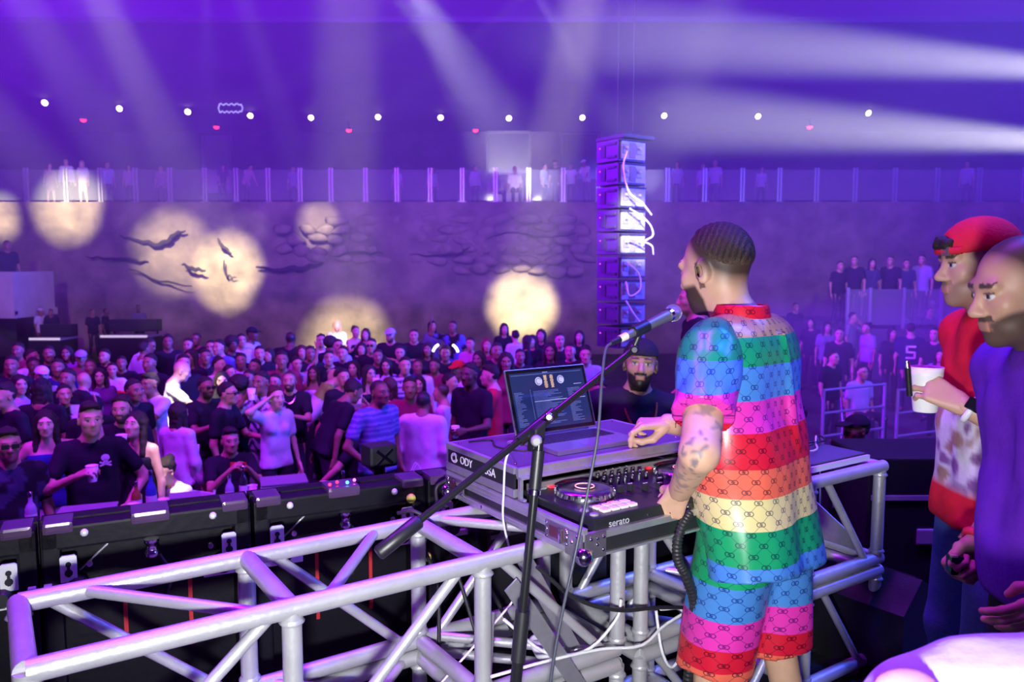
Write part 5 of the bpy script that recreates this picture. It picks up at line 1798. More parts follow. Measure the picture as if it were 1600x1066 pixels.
# ------------------------------------------------------------------ the man with the gold chain behind the case
gsp = dict(h=1.76, skin='m', L='down', R='down', top=(.018, .018, .03), hair='short', beard=1.0, hyaw=10, hpitch=-4, w=1.12, side=-4, cap=(.02, .018, .03), capback=True, loose=.5)
GP = (atY(985, 575, 4.0).x, 4.0, -.43)
gm_, J, sc = person(gsp, GP, math.pi + .05, h=.014, hh=.0055, hand_h=.005)
setp(gm_, 'bearded man in black shirt with gold chain and dark cap behind the laptop', 'person')
nk = J['neck']
pts = [nk + A_((.085 * math.sin(a) * (1 - .25 * (a > 0) * 0), .055 + .085 * math.cos(a) * .9 if abs(a) < 1.6 else -.03, -.0 - .17 * max(0, math.cos(a)) ** 1.0)) for a in np.linspace(-2.6, 2.6, 30)]
pts = [p_ + A_((0, .03 * max(0, math.cos(a)), .0)) for p_, a in zip(pts, np.linspace(-2.6, 2.6, 30))]
mb = MB().tube([Vector(p_ * sc) for p_ in pts], .009, 6)
link_mesh('gold_chain', mb.v, mb.f, mat('gold'), gm_)
MB().box((1.1, 4.35, (FLOOR - .43) / 2), (2.4, 1.1, -.43 - FLOOR), None, .01).build('riser_platform', M_DECK, label='black riser platform under the man with the gold chain', cat='platform')

# ------------------------------------------------------------------ white cloth, wedge and case at the near right corner
c0 = atY(1560, 1060, 1.15)
e = empty('white_jacket', (c0.x, c0.y, c0.z - .18), 'crumpled white jacket with pink lining in the bottom corner', 'jacket')
P = [ell(c0 + Vector((.02, .0, -.06)), (.20, .12, .115)), ell(c0 + Vector((-.115, .0, -.085)), (.105, .09, .085), .05), ell(c0 + Vector((.12, -.03, -.03)), (.14, .1, .09), .05), neg(ell(c0 + Vector((-.165, -.06, -.09)), (.045, .07, .075), .02))]
wv, wq = shape(P, .009)
wv = folds(wv, wq, .006, 10, 1, .6)
o = link_mesh('cloth', wv, wq, mat('white_cotton', (.66, .68, .72), .8, bump=(30, .2)), e, True, ploc=e.location)
P = [ell(atY(1416, 1082, 1.10), (.050, .03, .036), .03)]
wv, wq = shape(P, .008)
link_mesh('lining', wv, wq, mat('pink_lining', (.62, .30, .30), .7), e, True, ploc=e.location)
sx = c0.x + .05
o = MB().box((sx + .03, 1.18, (c0.z - .17) / 2), (.50, .34, c0.z - .17), None, .02).build('road_case', M_BLKMET, None, 'black upright road case under the crumpled white jacket', 'road case')
MB().box((sx + .03, 1.18, c0.z - .30), (.504, .344, .012)).build('lid_seam', M_ALU2, o)
# wedge monitor on the deck
c = atZ(1425, 1010, .25)
e = empty('wedge_monitor', (c.x + .1, c.y + .1, 0), 'black slanted floor monitor on the stage beside the truss end', 'monitor speaker')
axw = (Vector((.8, .6, 0)), Vector((0, 0, 1)), Vector((.6, -.8, 0)))
MB().prism([(0, 0), (.5, 0), (.5, .20), (.14, .42), (0, .30)], -.26, .26, (c.x - .12, c.y + .35, 0), axw).build('cabinet', M_BLKMET, e)
MB().box(Vector((c.x - .12, c.y + .35, 0)) + axw[0] * .325 + axw[1] * .315, (.38, .006, .44), (Vector((.8 * .85, .6 * .85, -.52)), Vector((.8 * .52, .6 * .52, .85)), axw[2])).build('grille', M_BLKMAT, e)

# ------------------------------------------------------------------ the crowd
K = (.014, .014, .020); WH = (.62, .62, .66); NV = (.02, .03, .14); RD = (.50, .02, .05); MR = (.22, .02, .06); PK = (.50, .22, .36); GY = (.20, .20, .23); BL = (.10, .16, .42); TN = (.40, .28, .18); LB = (.30, .38, .60)
BLOND = (.50, .36, .17); BRN = (.07, .035, .02); GREYH = (.25, .24, .23)
CR = []
GROUP = 'people in the standing crowd'


def C(x, y, label, **sp):
    sp['px'] = (x, y); sp['label'] = label
    CR.append(sp)


# front rows, from the left
C(13, 598, 'young man in black shirt looking left at the left picture edge', top=K, skin='m', face=-50, hair='quiff', h=1.76)
C(11, 668, 'smiling man with glasses in dark patterned shirt, nearest at left edge', top=K, pat=('spots', (.05, .05, .10), 16), skin='m', face=18, hair='quiff', glasses=1, h=1.72, Y=5.7, R='rail', stub=.3)
C(71, 640, 'woman with long dark hair, velvet blue top and white trousers', f=1, top=(.02, .025, .20), sl='n', bot=WH, skin='l', hair='long', h=1.66, L='wave', R='hip', face=8)
C(139, 628, 'man in black shirt with skull print raising a white cup', top=K, skin='t', hair='quiff', h=1.78, Y=6.1, R=((.10, .27, 1.27), (.8, .1, -1), 'grip'), L='hip', face=12, hyaw=-8, skull=1)
C(62, 592, 'person in black with dark hat standing behind the woman in blue velvet', top=K, skin='d', hair='long', cap=K, face=170, h=1.76)
C(99, 600, 'woman in black with white print holding a pale bag', f=1, top=K, pat=('spots', WH, 7), skin='m', hair='bun', h=1.65, L='cup', face=20)
C(145, 610, 'man with dark cap tipped down behind the skull shirt man', top=K, skin='m', cap=K, hpitch=35, face=10, h=1.74)
C(191, 614, 'bearded dark haired man in black shirt between skull shirt man and dancer', top=K, skin='m', hair='curly', beard=.9, face=-5, h=1.76)
C(212, 643, 'woman in black strap dress drinking from a white cup', f=1, top=K, sl='n', bt='skirt', bot=K, skin='l', hair='long', h=1.66, R='drink', L='down', face=-25, hpitch=-12)
C(238, 583, 'man in white shirt pointing and drinking beside the spotlit bald man', top=(.50, .52, .60), skin='d', hair='quiff', face=-40, h=1.78, L='drink', R='clap')
C(260, 561, 'brightly spotlit bald man in white shirt', top=(.75, .75, .75), skin='l', hair=None, face=95, hpitch=14, h=1.76, R='reach', L='down', lean=8)
C(275, 629, 'woman with long dark hair in white shirt seen from behind', f=1, top=WH, sl='l', skin='m', hair='long', face=150, h=1.68, L='cup')
C(279, 702, 'seated woman with dark tied hair lit by a bright spot at the table', f=1, top=(.70, .68, .66), skin='t', hair='bun', face=-35, h=1.66, sit=1, Y=7.0, L='reach', R='rail', lean=12)
C(318, 588, 'bearded man in sunglasses with black shirt and lanyard', top=K, skin='d', hair='short', beard=.9, glasses=1, face=40, h=1.78, R='clap', L='cup', lanyard=1)
C(350, 597, 'man in sunglasses and black shirt turned to the right holding a cup low', top=K, skin='m', hair='short', glasses=1, face=70, h=1.76, R='down', L='cup')
C(358, 681, 'seated man photographing the stage with a red phone', top=K, skin='m', hair='quiff', face=20, h=1.76, sit=1, Y=7.7, L='phone', R='phone')
C(390, 577, 'man in white tee shirt behind the sunglasses men', top=(.50, .50, .62), skin='d', hair='short', face=-15, h=1.77, L='down')
C(411, 579, 'man in black and white zigzag shirt drinking', top=WH, pat=('zig', (.03, .03, .10), .12), skin='d', hair='short', face=-30, h=1.80, R='drink', bot=WH, loose=1)
C(428, 603, 'woman in white tee shirt and black trousers touching her head', f=1, top=WH, skin='l', hair='bun', hc=BRN, face=35, h=1.66, R='head', L='down')
C(453, 578, 'bearded man with neck chain in black shirt', top=K, skin='m', hair='fade', beard=.9, face=-5, h=1.78, L='clap', chain=1)
C(478, 617, 'man in white shirt with green shoulder panel bending over table', top=WH, pat=('yoke', (.22, .55, .05), -1), skin='m', hair='short', face=105, h=1.72, lean=38, R='reach', L='reach')
C(503, 622, 'person in black leaning over beside the green shouldered shirt', top=K, skin='d', hair='short', face=120, h=1.74, lean=30)
C(491, 575, 'woman in white sleeveless top behind the blonde', f=1, top=(.60, .52, .66), sl='n', skin='d', hair='wavy', face=-10, h=1.68)
C(521, 583, 'blonde woman in pale pink shirt', f=1, top=(.62, .42, .52), skin='l', hair='wavy', hc=BLOND, face=25, h=1.66, L='clap', bot=WH)
C(548, 591, 'woman with dark bob and bare shoulders holding a cup', f=1, top=MR, sl='n', skin='m', hair='bob', face=30, h=1.66, L='drink')
C(588, 592, 'smiling man in striped blue polo shirt', top=(.10, .12, .34), pat=('stripe', (.24, .24, .50), .05, .4), skin='d', hair='fade', face=45, h=1.80, R='hip', w=1.1)
C(607, 590, 'woman in wine red top behind the striped polo man', f=1, top=MR, sl='l', skin='m', hair='long', hc=BRN, face=165, h=1.68)
C(545, 655, 'seated man in black shirt looking left below the blonde', top=K, skin='m', hair='quiff', stub=.5, face=-70, h=1.76, sit=1, Y=8.6, L='rail', R='down')
C(632, 557, 'man in black and white striped shirt with open collar', top=(.55, .55, .60), pat=('stripe', (.03, .03, .10), .075, .5), skin='m', hair='short', face=10, h=1.82, w=1.1, R='cup')
C(652, 560, 'man in open white shirt beside the striped shirt', top=WH, pat=('open', RD, 1), sl='l', skin='d', hair='fade', face=8, h=1.78)
C(655, 587, 'woman in dark top in front of the open white shirt', f=1, top=MR, sl='n', skin='m', hair='long', face=-5, h=1.64, L='phone')
C(660, 611, 'man in white long sleeved shirt with his back to the stage', top=(.66, .66, .70), sl='l', skin='d', hair='fade', hc=K, face=165, h=1.78, Y=7.9, w=1.12, loose=1, hem=.16)
C(694, 599, 'man in white short sleeved shirt in profile facing left', top=(.66, .66, .70), skin='m', hair='fade', face=-105, h=1.80, Y=8.3, L='down', R='cup', hem=.16)
C(699, 583, 'dark haired man behind the white short sleeved shirt', top=(.45, .35, .6), skin='m', hair='short', face=70, h=1.76)
C(737, 566, 'tall man in black shirt holding a white cup', top=K, skin='k', hair='short', face=-35, h=1.86, L='cup', R='down')
C(771, 571, 'man in red shirt in profile facing left', top=RD, skin='l', hair='quiff', face=-95, h=1.80, L='cup', R='down', w=1.1)
C(718, 563, 'person in white with a red cap', top=WH, skin='d', hair='short', cap=(.5, .02, .02), face=-30, h=1.78)
C(696, 538, 'person wearing a glowing white headband', top=K, skin='d', hair='curly', face=0, h=1.76, glow=1)
C(735, 527, 'woman in pale pink low cut top', f=1, top=PK, skin='m', hair='bun', face=-5, h=1.66)
C(760, 528, 'reddish haired person beside the woman in pale pink', f=1, top=MR, skin='m', hair='wavy', hc=(.16, .04, .03), face=10, h=1.68)
C(708, 501, 'man in dark print shirt stretching his arm at the back wall', top=K, pat=('spots', BL, 9), skin='d', hair='short', face=-15, h=1.78, R='wave')
C(674, 501, 'woman with long dark hair leaning on the back wall', f=1, top=(.12, .10, .16), skin='m', hair='long', face=30, h=1.70)
C(647, 514, 'stocky man in black shirt with crossed arms at the back', top=K, skin='m', hair='short', face=0, h=1.76, w=1.2, L='cross', R='cross')
C(611, 513, 'bearded man in pale cap and black shirt at the back', top=K, skin='m', hair='short', cap=(.40, .36, .55), beard=.9, face=-15, h=1.78, w=1.2, L='clap')
C(787, 505, 'woman with long dark hair under the brightest wall spot', f=1, top=K, skin='t', hair='long', face=15, h=1.70)
C(806, 516, 'woman with tied dark hair beside the brightest wall spot', f=1, top=WH, skin='t', hair='bun', face=-160, h=1.66)
C(822, 524, 'dark haired woman right of the tied hair woman', f=1, top=K, skin='m', hair='long', face=100, h=1.66)
C(833, 523, 'woman in black next to the laptop edge', f=1, top=K, skin='m', hair='long', face=-20, h=1.67)
C(526, 500, 'spotlit woman in white at the back wall', f=1, top=(.75, .72, .70), skin='l', hair='wavy', hc=BLOND, face=10, h=1.70)
C(554, 509, 'spotlit woman in dark low top holding a camera', f=1, top=K, sl='n', skin='l', hair='bun', hc=BRN, face=30, h=1.68, R='phone')
C(572, 513, 'spotlit woman raising a phone', f=1, top=TN, sl='n', skin='l', hair='wavy', hc=BRN, face=-10, h=1.66, L='phone')
C(501, 521, 'man in dark jacket with white collar left of the spotlit women', top=K, sl='l', skin='m', hair='short', face=10, h=1.76, pat=('open', WH, 1))
C(515, 523, 'curly haired person in front of the spotlit woman in white', top=K, skin='d', hair='afro', face=160, h=1.70)
C(527, 529, 'man with pale blue shirt in front of the spotlit women', top=LB, skin='m', hair='short', face=20, h=1.72)
C(565, 535, 'woman in black with folded arms below the raised phone', f=1, top=K, skin='m', hair='bob', face=0, h=1.64, L='cross', R='cross')
C(581, 528, 'man in dark shirt with glasses right of the raised phone', top=K, sl='l', skin='m', hair='short', glasses=1, face=-10, h=1.74)
C(514, 547, 'man with raised hand in black print shirt', top=K, pat=('split', (.30, .12, .42), .25), skin='m', hair='short', face=5, h=1.74, L='phone')
C(553, 563, 'woman with violet shirt and dark hair in mid crowd', f=1, top=(.30, .14, .50), skin='m', hair='wavy', face=-10, h=1.66)
C(574, 570, 'woman with long hair turned towards the striped polo man', f=1, top=K, sl='n', skin='m', hair='long', face=35, h=1.67, L='drink')
C(603, 560, 'woman in white top left of the striped shirt man', f=1, top=(.55, .45, .62), skin='m', hair='long', face=0, h=1.68)
C(453, 518, 'broad man in black seen from behind at the back wall', top=K, sl='l', skin='k', hair='fade', face=175, h=1.82, w=1.25)
C(391, 511, 'man in dark cap and white shirt standing tall at the back wall', top=(.50, .48, .55), skin='k', hair='short', cap=K, face=60, h=1.80)
C(376, 521, 'man in white shirt with red face light at the back', top=(.50, .46, .52), skin='m', hair='short', face=20, h=1.76)
C(361, 522, 'dark silhouette left of the white shirt with cap', top=K, skin='k', hair='afro', face=30, h=1.74)
C(344, 530, 'man in blue shirt at the back below the two wall spots', top=BL, skin='m', hair='short', face=-30, h=1.76)
C(377, 551, 'man in white tee shirt facing front below the dark cap man', top=(.55, .52, .62), skin='d', hair='short', face=0, h=1.76)
C(339, 557, 'man in pale yellow shirt beside the flower like light', top=(.60, .56, .36), skin='m', hair='short', face=55, h=1.76)
C(346, 580, 'woman with bright face between the sunglasses men', f=1, top=K, skin='l', hair='long', face=10, h=1.64)
C(355, 570, 'short haired man looking right behind the bright faced woman', top=K, skin='m', hair='short', face=50, h=1.74)
C(371, 583, 'person with big round afro hair', top=K, skin='d', hair='afro', face=150, h=1.68)
C(421, 544, 'woman with dark hair and bare arms at mid left', f=1, top=K, sl='n', skin='m', hair='wavy', face=-15, h=1.66)
C(471, 539, 'woman in flowery shirt below the broad black back', f=1, top=(.40, .25, .35), pat=('spots', (.12, .04, .12), 14), skin='m', hair='wavy', hc=BRN, face=10, h=1.66)
C(462, 557, 'woman in pink print dress raising her arm', f=1, top=(.42, .24, .34), pat=('spots', (.10, .04, .12), 16), skin='m', hair='bun', face=25, h=1.66, L='up')
C(430, 583, 'man with short hair behind the woman touching her head', top=(.35, .26, .5), skin='m', hair='short', face=-10, h=1.74)
C(208, 541, 'man in white tee shirt bending at the left sound desk', top=(.58, .58, .66), skin='d', hair='short', face=70, h=1.78, lean=20)
C(222, 534, 'man in pale shirt behind the bending white tee shirt', top=(.50, .50, .58), skin='d', hair='short', face=140, h=1.78)
C(45, 545, 'man in white tee shirt at far left under the parapet', top=WH, skin='d', hair='short', face=60, h=1.76)
C(50, 558, 'dark skinned man in white vest left of the visor wearer', top=(.50, .48, .56), skin='k', hair='short', face=30, h=1.76)
C(64, 572, 'person with pale sun visor', f=1, top=(.5, .45, .55), skin='m', hair='bun', cap=(.6, .58, .62), face=20, h=1.66)
C(104, 540, 'woman in violet blouse by the sound desk', f=1, top=(.26, .08, .32), skin='d', hair='wavy', face=0, h=1.66)
C(126, 547, 'man in wine red shirt with headscarf', top=MR, skin='d', hair='short', cap=(.35, .30, .4), face=10, h=1.76)
C(141, 560, 'man in plum shirt in front of the wine red shirt', top=(.30, .03, .14), skin='d', hair='fade', face=0, h=1.76)
C(175, 567, 'woman with bright orange scarf and white shirt', f=1, top=WH, pat=('split', (.75, .10, .02), .33), skin='m', hair='short', face=10, h=1.64, L='cross')
C(128, 582, 'person in grey knit shirt beside the orange scarf', top=(.30, .28, .34), skin='m', hair=None, face=160, h=1.68)
C(28, 585, 'woman with bright violet scarf at the left edge', f=1, top=(.45, .25, .6), skin='m', hair='wavy', face=30, h=1.66)
C(205, 592, 'man in black cap shape behind the bearded curly man', top=K, skin='d', hair='short', face=45, h=1.72)
C(846, 514, 'woman with long black hair beside the speaker column', f=1, top=K, skin='m', hair='long', face=-10, h=1.70)
C(905, 516, 'woman with long black hair right behind the laptop lid', f=1, top=K, skin='m', hair='long', face=0, h=1.70)
C(874, 520, 'man in dark shirt above the laptop lid', top=K, skin='m', hair='short', face=10, h=1.76)
C(892, 536, 'man in black shirt just above the laptop lid corner', top=K, skin='m', hair='short', face=-15, h=1.74)
C(915, 541, 'man in pale blue shirt right of the laptop lid', top=LB, skin='m', hair='short', face=0, h=1.76)
C(930, 575, 'dark person with shiny jacket between laptop and chain man', top=K, pat=('spots', (.2, .2, .22), 30), skin='d', hair='short', face=20, h=1.76, Y=6.6)
# back filler, too dim to tell apart
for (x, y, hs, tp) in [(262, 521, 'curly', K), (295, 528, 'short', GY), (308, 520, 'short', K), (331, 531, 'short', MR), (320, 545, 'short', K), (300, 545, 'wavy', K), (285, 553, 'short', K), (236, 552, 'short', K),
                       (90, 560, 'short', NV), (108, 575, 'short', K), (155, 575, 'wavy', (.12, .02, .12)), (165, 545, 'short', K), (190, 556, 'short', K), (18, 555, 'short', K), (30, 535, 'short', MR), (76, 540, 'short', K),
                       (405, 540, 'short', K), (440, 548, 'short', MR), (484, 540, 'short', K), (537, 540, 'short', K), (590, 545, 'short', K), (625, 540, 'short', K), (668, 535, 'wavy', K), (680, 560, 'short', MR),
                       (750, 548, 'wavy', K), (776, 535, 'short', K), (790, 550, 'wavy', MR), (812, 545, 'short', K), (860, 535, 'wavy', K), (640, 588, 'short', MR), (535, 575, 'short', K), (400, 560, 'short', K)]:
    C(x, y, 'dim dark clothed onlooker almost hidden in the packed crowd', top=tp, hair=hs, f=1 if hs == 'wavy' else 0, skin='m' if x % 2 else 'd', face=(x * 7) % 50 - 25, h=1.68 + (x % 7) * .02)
# dim blue crowd at the right, seen past the DJ
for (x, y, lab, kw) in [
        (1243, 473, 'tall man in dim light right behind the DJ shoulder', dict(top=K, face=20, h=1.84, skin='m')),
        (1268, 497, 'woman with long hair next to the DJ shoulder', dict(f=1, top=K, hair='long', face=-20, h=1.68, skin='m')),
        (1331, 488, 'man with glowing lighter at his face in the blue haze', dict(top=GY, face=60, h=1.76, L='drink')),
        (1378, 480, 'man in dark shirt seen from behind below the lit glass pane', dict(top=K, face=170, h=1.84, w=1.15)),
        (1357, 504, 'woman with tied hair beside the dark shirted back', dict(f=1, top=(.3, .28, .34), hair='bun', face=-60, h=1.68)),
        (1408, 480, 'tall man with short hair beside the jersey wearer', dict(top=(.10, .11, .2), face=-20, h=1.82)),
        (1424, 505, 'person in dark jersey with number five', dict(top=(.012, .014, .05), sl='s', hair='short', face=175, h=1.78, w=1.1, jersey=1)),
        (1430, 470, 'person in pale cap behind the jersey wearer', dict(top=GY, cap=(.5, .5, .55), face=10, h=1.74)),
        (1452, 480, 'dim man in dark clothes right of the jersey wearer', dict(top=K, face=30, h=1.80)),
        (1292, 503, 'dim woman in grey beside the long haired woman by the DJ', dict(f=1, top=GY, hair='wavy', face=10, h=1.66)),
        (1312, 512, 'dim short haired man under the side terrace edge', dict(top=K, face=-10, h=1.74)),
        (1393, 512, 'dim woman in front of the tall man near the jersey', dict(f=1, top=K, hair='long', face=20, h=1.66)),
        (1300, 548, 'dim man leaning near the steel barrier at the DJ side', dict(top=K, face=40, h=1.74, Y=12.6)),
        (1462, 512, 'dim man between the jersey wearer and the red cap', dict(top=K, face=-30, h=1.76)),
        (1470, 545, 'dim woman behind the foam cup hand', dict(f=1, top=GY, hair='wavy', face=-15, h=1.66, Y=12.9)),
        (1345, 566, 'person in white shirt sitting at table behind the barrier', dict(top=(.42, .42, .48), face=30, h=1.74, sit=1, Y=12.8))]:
    kw.setdefault('skin', 'm')
    C(x, y, lab, **kw)


def place(sp, floor):
    x, y = sp['px']
    h = sp.get('h', 1.72)
    eff = h * (.748 if sp.get('sit') else 1.0)
    if sp.get('lean', 0) > 15: eff = h * (.94 + .58 * (math.cos(math.radians(sp['lean'])) - 1) * 0.9)
    hw_ = {'afro': .05, 'curly': .02}.get(sp.get('hair', 'short'), .0)
    if 'Y' in sp:
        p = atY(x, y, sp['Y'])
        if not sp.get('sit'):
            sp['h'] = min(max(p.z - floor, 1.45), 1.98)
    else:
        p = atZ(x, y, floor + eff + hw_)
    return p


FILL = 'dim dark clothed onlooker almost hidden in the packed crowd'
used_ = set()
for sp in CR:
    if sp['label'] != FILL: continue
    named = sorted((n_ for n_ in CR if n_['label'] != FILL and not n_['label'].startswith('dim ')), key=lambda n_: (n_['px'][0] - sp['px'][0]) ** 2 + 2 * (n_['px'][1] - sp['px'][1]) ** 2)
    for n_ in named[:4]:
        dx, dy = sp['px'][0] - n_['px'][0], sp['px'][1] - n_['px'][1]
        rel = 'just behind' if dy < -abs(dx) * .6 else ('just in front of' if dy > abs(dx) * .9 else ('just right of' if dx > 0 else 'just left of'))
        w_ = n_['label'].split()[:8]
        while w_[-1] in ('in', 'and', 'the', 'with', 'of', 'at', 'a', 'behind', 'below', 'between', 'to', 'his', 'her', 'on', 'by', 'beside', 'from', 'under', 'left', 'right', 'black', 'white', 'low', 'dark', 'long', 'over'): w_.pop()
        lab = 'dim onlooker %s the %s' % (rel, ' '.join(w_))
        if lab not in used_ and not any(lab.endswith(q_['label']) and q_ is not n_ for q_ in CR):
            used_.add(lab); sp['label2'] = lab
            break
for sp in CR:
    if 'label2' in sp: sp['label'] = sp['label2']
placed = []
for sp in CR:
    p = place(sp, FLOOR)
    sp['P'] = [p.x, p.y]
CR.sort(key=lambda s_: s_['P'][1])
done = []
for sp in CR:                                   # keep bodies clear of each other: the one behind steps back
    X_, Y_ = sp['P']
    for _ in range(14):
        hit = [d for d in done if (d[0] - X_) ** 2 + (d[1] - Y_) ** 2 < .50 ** 2]
        if not hit or sp.get('sit'): break
        k_ = (Y_ + .12) / Y_
        X_, Y_ = X_ * k_, Y_ + .12
    Y_ = min(Y_, 25.2)
    if not sp.get('sit') and sp.get('lean', 0) <= 15:
        pz = atY(sp['px'][0], sp['px'][1], Y_).z
        sp['h'] = min(max(pz - FLOOR - {'afro': .05, 'curly': .02}.get(sp.get('hair', 'short'), 0), 1.50), 1.96)
    done.append((X_, Y_))
    sp['P'] = [X_, Y_]
M_CUPS = M_CUP
NC = 0


def small_cup(p, label, up=(0, 0, 1), k=1.0):
    e = empty('foam_cup', p, label, 'cup', 'white foam cups in the crowd')
    MB().lathe([(.030 * k, 0), (.044 * k, .12 * k), (.040 * k, .12 * k), (.028 * k, .01)], p, up, 14).build('cup_body', M_CUP, e)
    MB().tube([Vector(p) + Vector((.043 * k * math.cos(a), .043 * k * math.sin(a), .12 * k)) for a in [q_ * math.pi / 6 for q_ in range(13)]], .003, 5).build('rim', M_CUP, e)


def build_person(sp, floor, grp, cups=True):
    X_, Y_ = sp['P']
    d = Y_
    h, hh, hd = (.023, .0092, .0075) if d < 9.0 else ((.030, .0125, .0105) if d < 12.5 else (.040, .0165, None))
    ang = math.atan2(X_, Y_)
    yaw = math.pi + math.radians(sp.get('face', 0)) - ang * .6
    sp['seed'] = int(X_ * 10) % 17
    o, J, sc = person(sp, (X_, Y_, floor), yaw, h, hh, hd)
    setp(o, sp['label'], 'person', grp)
    pos = (X_, Y_, floor)
    for n in 'RL':
        a = sp.get(n)
        if cups and (a in ('cup', 'drink') or (sp.get('skull') and n == 'R')) and d < 16:
            Fm, wr = J['hands'][n]
            g = world_of(pos, yaw, sc, wr + Fm @ A_((0, .09, -.045)))
            small_cup(g - Vector((0, 0, .05)), 'white cup held by the ' + ' '.join(sp['label'].split()[:9]))
    if sp.get('skull'):
        Rb_ = J['R']; c_ = (J['chest'] + Rb_ @ A_((-.085, .145, .035))) * sc
        ax = tuple(Vector(Rb_ @ A_(a)) for a in ((1., 0, 0), (0, 0, 1.), (0, 1., 0)))
        mb = MB()
        mb.prism([(.030 * math.cos(a), .026 * math.sin(a)) for a in np.linspace(0, 2 * math.pi, 15)[:-1]], -.004, .006, Vector(c_) + ax[1] * .02, ax)
        mb.prism([(-.016, -.016), (.016, -.016), (.018, .01), (-.018, .01)], -.004, .006, Vector(c_), ax)
        for s in (-1, 1):
            mb.box(Vector(c_) - ax[1] * .028, (.085, .012, .008), ((ax[0] * math.cos(.35 * s) + ax[1] * math.sin(.35 * s)), (ax[1] * math.cos(.35 * s) - ax[0] * math.sin(.35 * s)), ax[2]))
        link_mesh('skull_print', mb.v, mb.f, M_WHITE, J['shirt_o'])
    if sp.get('chain'):
        mb = MB().tube([Vector((J['neck'] + A_((.07 * math.sin(a), .07 + .05 * math.cos(a), -.03 - .09 * max(0, math.cos(a))))) * sc) for a in np.linspace(-1.5, 1.5, 14)], .006, 6)
        link_mesh('neck_chain', mb.v, mb.f, M_CHROME, o)
    if sp.get('lanyard'):
        mb = MB().box(Vector((J['chest'] + A_((0, .16, -.12))) * sc), (.07, .008, .10))
        link_mesh('badge', mb.v, mb.f, M_WHITE, o)
    if sp.get('jersey'):
        c_ = Vector((J['chest'] + A_((0, -.125, -.10))) * sc)
        mb = MB()
        segs = [((-.07, .11), (.07, .11)), ((-.07, .11), (-.07, .0)), ((-.07, .0), (.06, .0)), ((.07, -.01), (.07, -.10)), ((.06, -.11), (-.07, -.11))]
        for (a, b) in segs:
            mb.box(c_ + Vector(((a[0] + b[0]) / 2, -.015, (a[1] + b[1]) / 2)), (abs(a[0] - b[0]) + .036, .02, abs(a[1] - b[1]) + .036))
        link_mesh('number_five', mb.v, mb.f, M_WHITE, J['shirt_o'])
    if sp.get('glow'):
        M_GLOW = mat('glow_band', (1, .95, .8), .4, emit=(1, .93, .8), es=5)
        for a0, a1 in ((2.2, 3.0), (.2, 1.0)):
            mb = MB().tube([Vector((J['head'] + J['hR'] @ A_((.20 * math.cos(a), 0, .06 + .17 * math.sin(a) - .06))) * sc) for a in np.linspace(a0, a1, 8)], .018, 6)
            link_mesh('glow_headband', mb.v, mb.f, M_GLOW, o)
    if sp.get('phone_c'):
        pass
    return o, J, sc, pos, yaw


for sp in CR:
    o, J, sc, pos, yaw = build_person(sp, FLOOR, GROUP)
    if 'red phone' in sp['label']:
        Fm, wr = J['hands']['L']
        g = world_of(pos, yaw, sc, wr + Fm @ A_((.02, .10, -.05)))
        e = empty('phone', g, 'red phone held up by the seated man', 'phone')
        MB().box(g, (.15, .012, .08), None, .004).build('shell', mat('phone_red', (.6, .02, .03), .35), e)
        MB().lathe([(.012, 0), (.012, .004)], g + Vector((.05, -.006, .02)), (0, -1, 0), 10).build('lens', M_BLACK, e)
    if sp.get('sit'):
        # folding chair under the sitter
        e = empty('folding_chair', (pos[0], pos[1], FLOOR), 'white folding chair under the ' + ' '.join(sp['label'].split()[:9]), 'chair')
        c, s_ = math.cos(yaw), math.sin(yaw)
        ax = (Vector((c, s_, 0)), Vector((-s_, c, 0)), Zv)
        ctr = Vector(pos)
        zz = .36 * sc
        MB().box(ctr + ax[1] * .06 + Zv * zz, (.42, .42, .03), ax, .008).build('seat', M_WHITE, e)
        for i in (-1, 1):
            for j in (-1, 1):
                MB().tube([ctr + ax[0] * (.19 * i) + ax[1] * (.06 + .19 * j) + Zv * zz, ctr + ax[0] * (.2 * i) + ax[1] * (.06 + .21 * j) + Zv * .005], .012, 6).build('leg', M_WHITE, e)
            MB().tube([ctr + ax[0] * (.19 * i) - ax[1] * .15 + Zv * zz, ctr + ax[0] * (.19 * i) - ax[1] * .22 + Zv * .85], .012, 6).build('back_post', M_WHITE, e)
        for k in range(3):
            MB().box(ctr - ax[1] * (.19 + .014 * k) + Zv * (.62 + .09 * k), (.38, .015, .045), ax, .004).build('back_slat', M_WHITE, e)

# people up on the terrace
TERR = []
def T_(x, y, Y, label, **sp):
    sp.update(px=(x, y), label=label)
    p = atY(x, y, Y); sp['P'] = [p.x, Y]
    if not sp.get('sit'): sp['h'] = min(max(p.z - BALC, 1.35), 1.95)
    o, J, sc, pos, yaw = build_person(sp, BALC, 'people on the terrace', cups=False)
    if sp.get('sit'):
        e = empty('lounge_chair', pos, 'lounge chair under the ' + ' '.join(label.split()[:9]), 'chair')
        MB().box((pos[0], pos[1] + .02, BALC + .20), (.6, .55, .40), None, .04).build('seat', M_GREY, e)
        MB().box((pos[0], pos[1] + .30, BALC + .45), (.6, .12, .85), None, .04).build('backrest', M_GREY, e)


